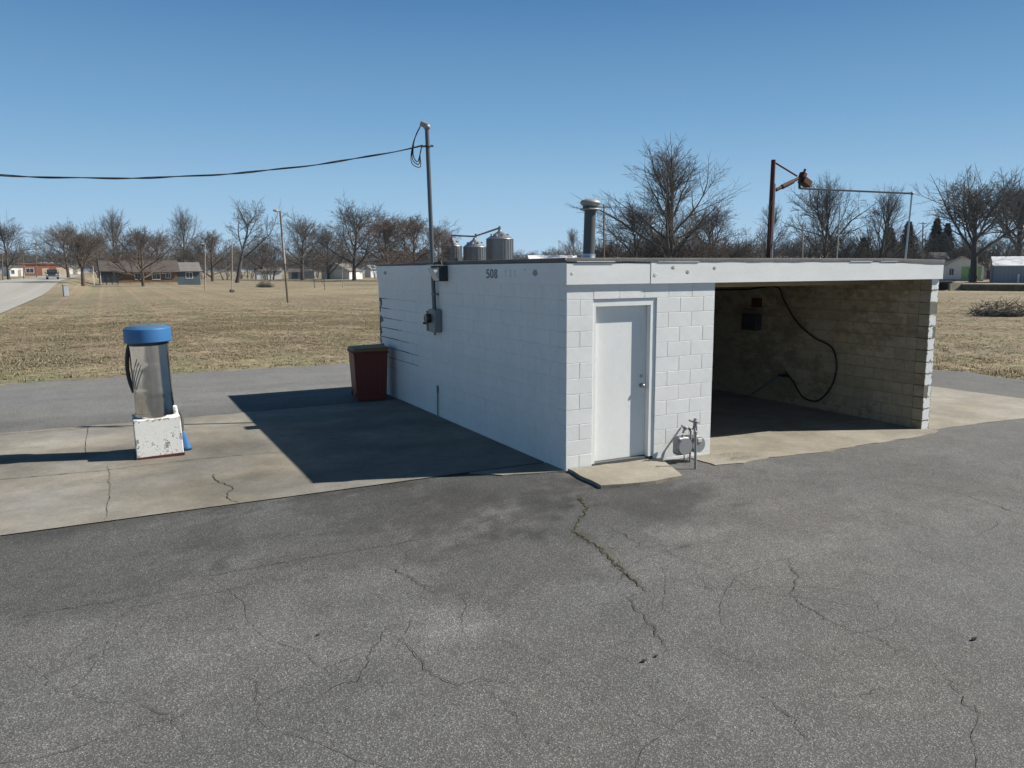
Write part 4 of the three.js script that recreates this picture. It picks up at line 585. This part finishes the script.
function windowOn(parent, x, y, z, w, h, frame = M.whiteSiding, turn = 0) { const f = mesh('window', merge([box(w + 0.2, 0.1, 0.08, 0, h / 2 + 0.05, 0), box(w + 0.2, 0.1, 0.1, 0, -h / 2 - 0.05, 0), box(0.1, h, 0.08, -w / 2 - 0.05, 0, 0), box(0.1, h, 0.08, w / 2 + 0.05, 0, 0), box(0.05, h, 0.06, 0, 0, 0)]), frame, parent); f.position.set(x, y, z); f.rotation.y = turn; mesh('pane', box(w, h, 0.03), M.glass, f); return f; }
{ // ranch house
  const p = at(139, 160), t = thing('ranch_house', 'low brown brick ranch house with wide brown roof and teal garage end', 'house', p, faceCam(p) + 0.06); t.scale.set(0.86, 1, 1);
  const w = mesh('wall', gableWalls(15.6, 8.5, 2.6, 4.7), M.brickBrown, t); mesh('roof', gable(15.9, 8.5, 2.6, 4.7, 0.6), M.shingle, t);
  const base = mesh('foundation', span(-7.85, 7.85, -0.3, 0.35, -4.3, 4.32), M.tanWall, t);
  const g = mesh('garage_wall', gableWalls(5.2, 7.4, 2.6, 4.3).translate(10.45, 0, -0.1), M.teal, t); mesh('garage_roof', gable(5.2, 7.4, 2.6, 4.3, 0.4).translate(10.5, 0, -0.1), M.shingleGrey, t);
  windowOn(t, 10.6, 1.7, 3.62, 1.4, 1.1); windowOn(t, -0.6, 1.6, 4.28, 1.2, 1.1); windowOn(t, 3.3, 1.6, 4.28, 1.6, 1.2); windowOn(t, 5.9, 1.7, 4.28, 1.0, 0.9);
  mesh('chimney', span(-4.9, -4.3, 2, 5.0, 0.6, 1.2), M.redBrick, t);
  const porch = mesh('porch', span(-8.4, -4.9, 0.1, 2.5, 4.3, 6.1), mat(L(0.03, 0.035, 0.04), { roughness: 0.3 }), t);
  mesh('porch_roof', box(4.2, 0.14, 2.6, -6.6, 2.6, 5.2), M.shingle, t); mesh('porch_skirt', span(-8.3, -5.0, -0.2, 0.42, 6.0, 6.16), M.tanWall, t);
  for (let k = 0; k < 4; k++) mesh('porch_post', span(-8.44 + k * 1.15, -8.3 + k * 1.15, 0.1, 2.53, 6.1, 6.2), k ? M.darkMetal : M.whiteSiding, t);
}
function shed(px, depth, w, d, eave, ridge, wall, roof, label, turn = 0, extra) { const p = at(px, depth), t = thing('shed', label, 'shed', p, faceCam(p) + turn); mesh('wall', gableWalls(w, d, eave, ridge), wall, t); mesh('roof', gable(w, d, eave, ridge), roof, t); if (extra) extra(t); return t; }
shed(268, 262, 8, 6, 2.7, 3.6, M.whiteSiding, M.shingleGrey, 'pale long shed between bare trees behind the field', 0.1, t => mesh('door', span(-2.6, -0.6, 0, 2.2, 3.0, 3.06), M.greySiding, t));
shed(302, 268, 8.5, 6, 2.4, 3.3, M.greySiding, M.shingleGrey, 'blue grey shed beside the white gabled house', -0.1, t => mesh('door', span(-3.2, -1.2, 0, 2.1, 3.0, 3.06), M.teal, t));
{ const t = shed(342, 255, 9, 10, 2.6, 5.0, M.whiteSiding, M.shingleGrey, 'white gabled house with a grey roof at the field edge', Math.PI / 2 - 0.5, t => { windowOn(t, 4.55, 1.6, 0, 1.1, 1.1, M.whiteSiding, Math.PI / 2); }); t.name = numbered('white_house'); t.userData.category = 'house'; }
shed(372, 300, 4, 4, 3.2, 4.6, M.whiteSiding, M.greySiding, 'small white hut between the round oak and the building corner', 0.6, t => mesh('door', span(-0.6, 0.4, 0, 2, 2.0, 2.06), M.greySiding, t));
shed(552, 330, 20, 12, 6.0, 8.4, M.greySiding, mat(L(0.75, 0.76, 0.77)), 'far long building with white metal roof behind the flat roof', 0.15, t => mesh('door', span(-2, 2, 0, 4, 6, 6.08), M.greySiding, t));
shed(628, 300, 18, 10, 5.4, 7.2, M.greySiding, mat(L(0.75, 0.76, 0.77)), 'far white roofed building behind the vent pipe', -0.1, t => mesh('door', span(-2, 1, 0, 3.6, 5, 5.08), M.greySiding, t));
shed(796, 230, 16, 8, 4.6, 6.0, M.greySiding, mat(L(0.6, 0.61, 0.63)), 'low pale roofed shed behind the rust red roof post', 0.1, t => mesh('door', span(-2, 1, 0, 3, 4, 4.08), M.greySiding, t));
{ // white and green house, far right
  const p = at(961, 165), t = thing('gabled_house', 'small white house with a bright green front panel under bare tree', 'house', p, faceCam(p) + 0.1);
  const w = mesh('wall', gableWalls(9, 7.4, 2.9, 4.9).rotateY(Math.PI / 2), M.whiteSiding, t); mesh('roof', gable(9.4, 7.4, 2.9, 4.9, 0.4).rotateY(Math.PI / 2), M.shingleGrey, t);
  mesh('front_panel', span(-0.3, 3.3, 0.15, 2.9, 4.5, 4.56), M.green, t); mesh('door', span(1.0, 2.0, 0.6, 2.5, 4.56, 4.62), M.teal, t); windowOn(t, -2.1, 1.8, 4.55, 0.8, 1.3); mesh('porch_step', span(-3.4, 3.6, -0.2, 0.28, 4.62, 5.6), M.tanWall, t);
}
{ const t = shed(927, 188, 8, 7, 3.4, 6.2, M.greySiding, M.shingleGrey, 'grey roofed house behind the white building corner and evergreens', 0.5, t => windowOn(t, 0, 1.7, 3.55, 1.2, 1.2)); t.name = numbered('grey_house'); t.userData.category = 'house'; }
shed(986, 185, 4.5, 5, 2.7, 3.8, M.whiteSiding, M.shingleGrey, 'small white outbuilding right of the large spreading tree trunk', 0.3, t => mesh('door', span(-0.5, 0.5, 0, 2, 2.5, 2.56), M.redBrick, t));
{ const t = shed(1044, 142, 16, 9, 3.05, 4.6, mat(L(0.24, 0.27, 0.31), { map: rep(T_paint, 4) }), mat(L(0.72, 0.73, 0.74), { roughness: 0.5 }), 'grey metal building with a bright pale roof', 0.12, t => { for (let k = 0; k < 26; k++) mesh('rib', span(-8 + k * 0.62, -7.95 + k * 0.62, 0, 3.0, 4.5, 4.54), M.greySiding, t); mesh('vent_post', span(-4.4, -4.1, 0, 1.5, 4.7, 4.95), M.whiteSiding, t); }); t.name = numbered('metal_building'); t.userData.category = 'building'; }
{ // roadside buildings, far left
  const b = (px, depth, w, d, h, wall, label, roof) => { const p = at(px, depth), t = thing('roadside_building', label, 'building', p, faceCam(p) + 0.3); mesh('wall', span(-w / 2, w / 2, -0.4, h, -d / 2, d / 2), wall, t); mesh('roof', span(-w / 2 - 0.4, w / 2 + 0.4, h, h + 0.5, -d / 2 - 0.4, d / 2 + 0.4), roof, t); windowOn(t, -w * 0.2, h * 0.45, d / 2 + 0.04, w * 0.2, h * 0.4); mesh('door', span(w * 0.12, w * 0.3, 0, h * 0.65, d / 2, d / 2 + 0.06), M.tanWall, t); return t; };
  b(33, 300, 13, 10, 4.2, M.redBrick, 'red brick roadside building beyond the road', M.redBrick); b(52, 350, 10, 10, 3.8, M.tanWall, 'tan roadside building with flat red brown roof past the car', M.redBrick); b(13, 270, 5, 6, 3.2, M.whiteSiding, 'small white roadside building by the road', M.shingleGrey); b(67, 420, 12, 10, 5.5, M.whiteSiding, 'white far building at the end of the road', M.greySiding); b(44, 420, 6, 8, 6.0, M.whiteSiding, 'tall narrow white far building by the road', M.whiteSiding);
}
// grain bins
function bin(px, depth, wpx, eaveY, peakY, label) {
  const p = at(px, depth), R = wpx / 2 * depth / F, hy = y => { const d = ray(px, y); return CAM.y + d.y * depth / d.dot(FW) - p.y; }, e = hy(eaveY), k = hy(peakY), t = thing('grain_bin', label, 'grain bin', p, px, 'galvanized grain bins behind the building');
  const prof = []; for (let i = 0; i <= 60; i++) prof.push([R + (i & 1 ? 0.03 : 0), e * i / 60]);
  mesh('wall', lathe(prof, 48), M.binSteel, t); mesh('roof', lathe([[R + 0.15, e - 0.1], [R + 0.15, e], [0.5, k - 0.4], [0.5, k], [0, k]], 32), M.galv, t);
  for (let i = 0; i < 24; i++) { const a = i / 24 * 6.283; mesh('stiffener', box(0.14, e, 0.1).translate(0, e / 2, R + 0.05).rotateY(a), M.binSteel, t); }
  for (let i = 0; i < 8; i++) { const a = i / 8 * 6.283 + 0.2; mesh('roof_vent', new THREE.CylinderGeometry(0.3, 0.3, 0.5, 10).translate(0, e + (k - e) * 0.35 + 0.2, R * 0.66).rotateY(a), M.galv, t); }
  return V(p.x, p.y + k, p.z);
}
const b1 = bin(500, 215, 26.5, 239, 230, 'largest galvanized grain bin standing right of two others'), b2 = bin(475, 235, 22.5, 247, 238, 'middle galvanized grain bin of the row'), b3 = bin(452, 240, 20, 246, 237, 'galvanized grain bin beside the electric mast'), b4 = bin(426, 262, 17, 253, 247, 'low galvanized grain bin half hidden by brown trees');
{ const c = thing('bin_catwalk', 'thin steel catwalk joining the grain bin peaks', 'catwalk'); mesh('span', merge([rod(b1.clone().add(V(0, 0.5, 0)), b2.clone().add(V(0, 0.4, 0)), 0.28, 0.28, 6), rod(b2.clone().add(V(0, 0.4, 0)), b3.clone().add(V(0, 0.4, 0)), 0.28, 0.28, 6), rod(b1, b1.clone().add(V(0, 0.9, 0)), 0.4), rod(b2.clone().add(V(0.4, -0.5, 0)), b2.clone().add(V(0.4, 1.2, 0)), 0.35)]), M.greyMetal, c); }
// poles
function pole(px, baseY, topY, r, m, label, o = {}) {
  const p = o.depth ? at(px, o.depth) : G(px, baseY), dep = p.clone().sub(CAM).dot(FW), d = ray(px + (o.lean ?? 0), topY), q = CAM.clone().addScaledVector(d, dep / d.dot(FW)).sub(p), t = thing(o.name || 'field_pole', label, 'pole', p, 0, o.group);
  mesh('post', rod(V(0, -0.3, 0), q, r, r * 0.75, 10), m, t);
  if (o.cross) mesh('crossarm', box(2.4, 0.14, 0.12, q.x, q.y - 0.3, q.z).rotateY(0), m, t);
  if (o.head) mesh('lamp_head', merge([rod(q, q.clone().add(V(-0.35, 0.06, 0.1)), 0.05), blob(0.16, 3, 1.5, 0.7, 1, 0.1).translate(q.x - 0.4, q.y + 0.02, q.z + 0.1)]), M.meterGrey, t);
  if (o.sleeve) mesh('sleeve', rod(q.clone().multiplyScalar(0.42), q.clone().multiplyScalar(0.72), r * 1.15, r * 1.05, 10), M.paleWood, t);
  if (o.bush) mesh('vine', blob(0.3, 4, 1, 0.8, 1, 0.5).translate(0, 0.12, 0), M.twig, t);
}
pole(288, 302, 211, 0.1, M.wood, 'leaning wooden pole with a lamp head in the tan field', { lean: -8, head: 1, sleeve: 1 });
pole(232, 292, 242, 0.07, M.paleWood, 'thin pale post near the gnarled tree in the field', { bush: 1 });
pole(205, 290, 244, 0.09, M.paleWood, 'pale post with lamp head near the teal garage', { head: 1 });
pole(604, 0, 205, 0.13, M.wood, 'wooden utility pole with a crossarm beside the vent pipe', { depth: 105, cross: 1, name: 'crossarm_pole' });
pole(559, 0, 240, 0.1, M.wood, 'small far wooden pole left of the vent pipe', { depth: 240, name: 'crossarm_pole' });
pole(803, 0, 222, 0.11, M.paleWood, 'pale pole behind the roof boom motor', { depth: 120 });
pole(836, 0, 207, 0.11, M.paleWood, 'leaning pale pole behind the roof boom pipe', { depth: 110, lean: 4 });
pole(923, 0, 222, 0.13, M.wood, 'wooden utility pole with a crossarm beside the evergreens', { depth: 160, cross: 1, name: 'crossarm_pole' });
pole(23, 0, 256, 0.12, M.wood, 'wooden pole beside the road opposite the ranch house', { depth: 170, name: 'roadside_pole' });
pole(36, 0, 240, 0.13, M.wood, 'tall wooden pole beside the road near the red building', { depth: 210, name: 'roadside_pole' });
pole(2, 0, 254, 0.12, M.wood, 'short wooden pole left of the road', { depth: 140, name: 'roadside_pole' });
pole(93, 0, 266, 0.05, M.whiteSiding, 'white post beside the ranch house porch', { depth: 150 });
pole(342, 0, 262, 0.05, M.paleWood, 'thin white post in front of the white gabled house', { depth: 130 });
{ const p = G(66, 296), t = thing('utility_pedestal', 'grey utility pedestal box in the grass beside the road', 'utility box', p, 0.3); mesh('cabinet', new RoundedBoxGeometry(0.5, 1.15, 0.4, 2, 0.05).translate(0, 0.55, 0), M.greySiding, t); mesh('lid', new RoundedBoxGeometry(0.56, 0.14, 0.46, 2, 0.05).translate(0, 1.15, 0), M.meterGrey, t); }
{ // pickup coming down the road
  const p = at(52, 150); p.y = land(p.x, p.z) + 0.024; const t = thing('pickup_truck', 'dark pickup truck driving on the pale road', 'truck', p, faceCam(p) - 0.03);
  const prof = (pts, w, z) => { const s = new THREE.Shape(pts.map(q => new THREE.Vector2(...q))); const g = new THREE.ExtrudeGeometry(s, { depth: w, bevelEnabled: true, bevelSize: 0.05, bevelThickness: 0.06, bevelSegments: 2 }); g.translate(0, 0, -w / 2); g.rotateY(-Math.PI / 2); return g; };
  mesh('body', prof([[2.7, 0.5], [2.75, 0.95], [2.6, 1.15], [1.2, 1.22], [-2.7, 1.2], [-2.75, 0.5]], 1.86), M.carPaint, t);
  mesh('cab', prof([[1.25, 1.2], [0.55, 1.82], [-0.95, 1.84], [-1.2, 1.2]], 1.56), M.carPaint, t);
  mesh('windshield', (() => { const g = box(1.42, 0.78, 0.03); g.rotateX(-0.85); return g.translate(0, 1.55, 1.0); })(), M.glass, t);
  mesh('grille', box(1.2, 0.36, 0.06, 0, 0.85, 2.82), M.darkMetal, t); mesh('bumper', new RoundedBoxGeometry(1.95, 0.24, 0.16, 2, 0.05).translate(0, 0.56, 2.82), M.galv, t);
  for (const x of [-0.78, 0.78]) mesh('headlight', box(0.3, 0.22, 0.06, x, 0.9, 2.81), M.lens, t);
  for (const x of [-0.88, 0.88]) for (const z of [-1.75, 1.75]) mesh('wheel', new THREE.CylinderGeometry(0.4, 0.4, 0.26, 20).rotateZ(Math.PI / 2).translate(x, 0.4, z), M.rubber, t);
  for (const x of [-1.1, 1.1]) mesh('mirror', new RoundedBoxGeometry(0.22, 0.2, 0.1, 2, 0.03).translate(x, 1.35, 0.9), M.carPaint, t);
}
{ // bank, culvert and lane at the far right
  const a = G(952, 290), b = G(1060, 291), d = b.clone().sub(a), t = thing('culvert_headwall', 'low concrete headwall with dark culvert mouth in field bank', 'culvert', a, Math.atan2(-d.z, d.x));
  mesh('bank_wall', box(30, 0.75, 2.5, 16, 0.3, -1.2), mat(L(0.2, 0.175, 0.13), { map: rep(T_grass, 3) }), t); mesh('lane_slab', box(30, 0.1, 2.8, 16, 0.72, -1.3), conc(0.5, 0.48, 0.44), t);
  mesh('wing_wall', (() => { const g = box(2.2, 0.9, 0.25); g.rotateY(1.0); return g.translate(0.4, 0.4, 0.4); })(), conc(0.4, 0.38, 0.33), t);
  mesh('culvert_mouth', merge([box(4.4, 0.25, 3, -2.2, 0.95, -1.2), box(0.3, 0.95, 3, -4.3, 0.4, -1.2), box(4.4, 0.95, 0.2, -2.2, 0.4, -2.7)]), mat(L(0.05, 0.045, 0.04)), t);
}
// ---------------------------------------------------------------- grass, weeds and litter
{
  const r = rng(404), mk = (n, sd, h, w) => { const q = rng(sd), P = [], N = [], I = []; for (let k = 0; k < n; k++) { const a = q() * 6.28, x = Math.cos(a) * q() * 0.09, z = Math.sin(a) * q() * 0.09, l = h * (0.5 + q()), b = P.length / 3, lx = (q() - 0.5) * l * 1.2, lz = (q() - 0.5) * l * 1.2, c = Math.cos(a + 1.3) * w, s = Math.sin(a + 1.3) * w; P.push(x - c, 0, z - s, x + c, 0, z + s, x + lx, l, z + lz); for (let i = 0; i < 3; i++) N.push(Math.sin(a) * 0.3, 0.95, Math.cos(a) * 0.3); I.push(b, b + 1, b + 2); } return geoOf(P, N, null, I); };
  const gm = mat(L(1, 1, 1), { roughness: 1, side: THREE.DoubleSide }), m = new THREE.Matrix4(), qn = new THREE.Quaternion(), c = new THREE.Color();
  const N = 110000, im = new THREE.InstancedMesh(mk(9, 3, 0.024, 0.0055), gm, N); im.name = 'dry_grass';
  let i = 0; while (i < N) {
    let x, z; if (r() < 0.68) { const u = r() * r() * r() * 0.75 + 0.25 * r(); z = -13.35 - 95 * u; x = lerp(-12 + u * 2, 26 + u * 40, r()); if (x < -10.8 && z < -20) continue; if (x > 16.2 && r() < 0.5) continue; } else { x = 16.3 + 70 * r() * r(); z = lerp(-50, 6, r()); }
    if (z > -13.65 + 0.9 * fbm(x * 0.9, 3, 1, 4) && x < 16.2) continue;
    const e = z > -16 && x < 16 || x < 18 && z > -16, patch = fbm(x * 0.35, z * 0.35, 5, 3); if (r() > 0.55 + 1.3 * patch + (e ? 0.2 : 0)) continue;
    const s = (0.55 + r() * 0.8) * (1 + 0.5 * patch) * (e && (z > -14.6 || x > 16) && r() < 0.14 ? 1.7 : 1); m.compose(V(x, land(x, z) - 0.05, z), qn.setFromAxisAngle(V(0, 1, 0), r() * 6.28), V(s * 1.4, s * 1.25, s * 1.4)); im.setMatrixAt(i, m);
    const g = clamp(0.5 + 1.4 * fbm(x * 0.5 + 9, z * 0.5, 1, 3) + (e ? 0.12 : -0.15), 0, 1) * r(), v = 0.88 + 0.28 * r(); c.setRGB(lerp(0.31, 0.21, g) * v, lerp(0.262, 0.205, g) * v, lerp(0.182, 0.11, g) * v); im.setColorAt(i, c); i++;
  }
  tag(im, 'short dry dormant grass tufts over the tan field', 'grass', null, 'stuff'); scene.add(im);
  const W = 420, wm = new THREE.InstancedMesh(mk(5, 8, 0.02, 0.0025), gm, W); wm.name = 'crack_weeds'; const pts = weedLine.map(p => G(...p)); const foot = [G(738, 460), G(732, 455), G(745, 458), G(676, 462)];
  for (let k = 0; k < W; k++) { let p; if (k < 230) { const j = r() * (pts.length - 1) | 0; p = pts[j].clone().lerp(pts[j + 1], r()); p.x += (r() - 0.5) * 0.05; p.z += (r() - 0.5) * 0.05; } else { p = foot[r() * 4 | 0].clone(); p.x += (r() - 0.5) * 0.4; p.z += (r() - 0.5) * 0.14; } const s = 0.4 + r() * 0.9; m.compose(V(p.x, land(p.x, p.z) + 0.004, p.z), qn.setFromAxisAngle(V(0, 1, 0), r() * 6.28), V(s * 0.7, s, s * 0.7)); wm.setMatrixAt(k, m); const g = r(); c.setRGB(lerp(0.16, 0.07, g), lerp(0.13, 0.1, g), lerp(0.06, 0.03, g)); wm.setColorAt(k, c); }
  tag(wm, 'tiny weeds growing in the asphalt crack and by the pier', 'weeds', null, 'stuff'); scene.add(wm);
}
[[318, 636, 0.02, 'small black pebble lying on the asphalt among fine cracks'], [974, 640, 0.035, 'small curled black scrap on the asphalt'], [644, 662, 0.028, 'small dark clod at the end of the weedy crack'], [656, 657, 0.02, 'tiny dark clod beside the weedy crack end']].forEach(([x, y, s, label], i) => { const p = G(x, y); tag(mesh('litter', blob(s * 0.6, i * 5, 1.3, 0.5, 0.6, 0.5, 2).translate(0, s * 0.2, 0), M.soil), label, 'litter').position.copy(p.add(V(0, 0.006, 0))); });
scene.fog = new THREE.FogExp2(new THREE.Color().setRGB(0.45, 0.58, 0.72), 0.00012);

renderer.render(scene, camera);
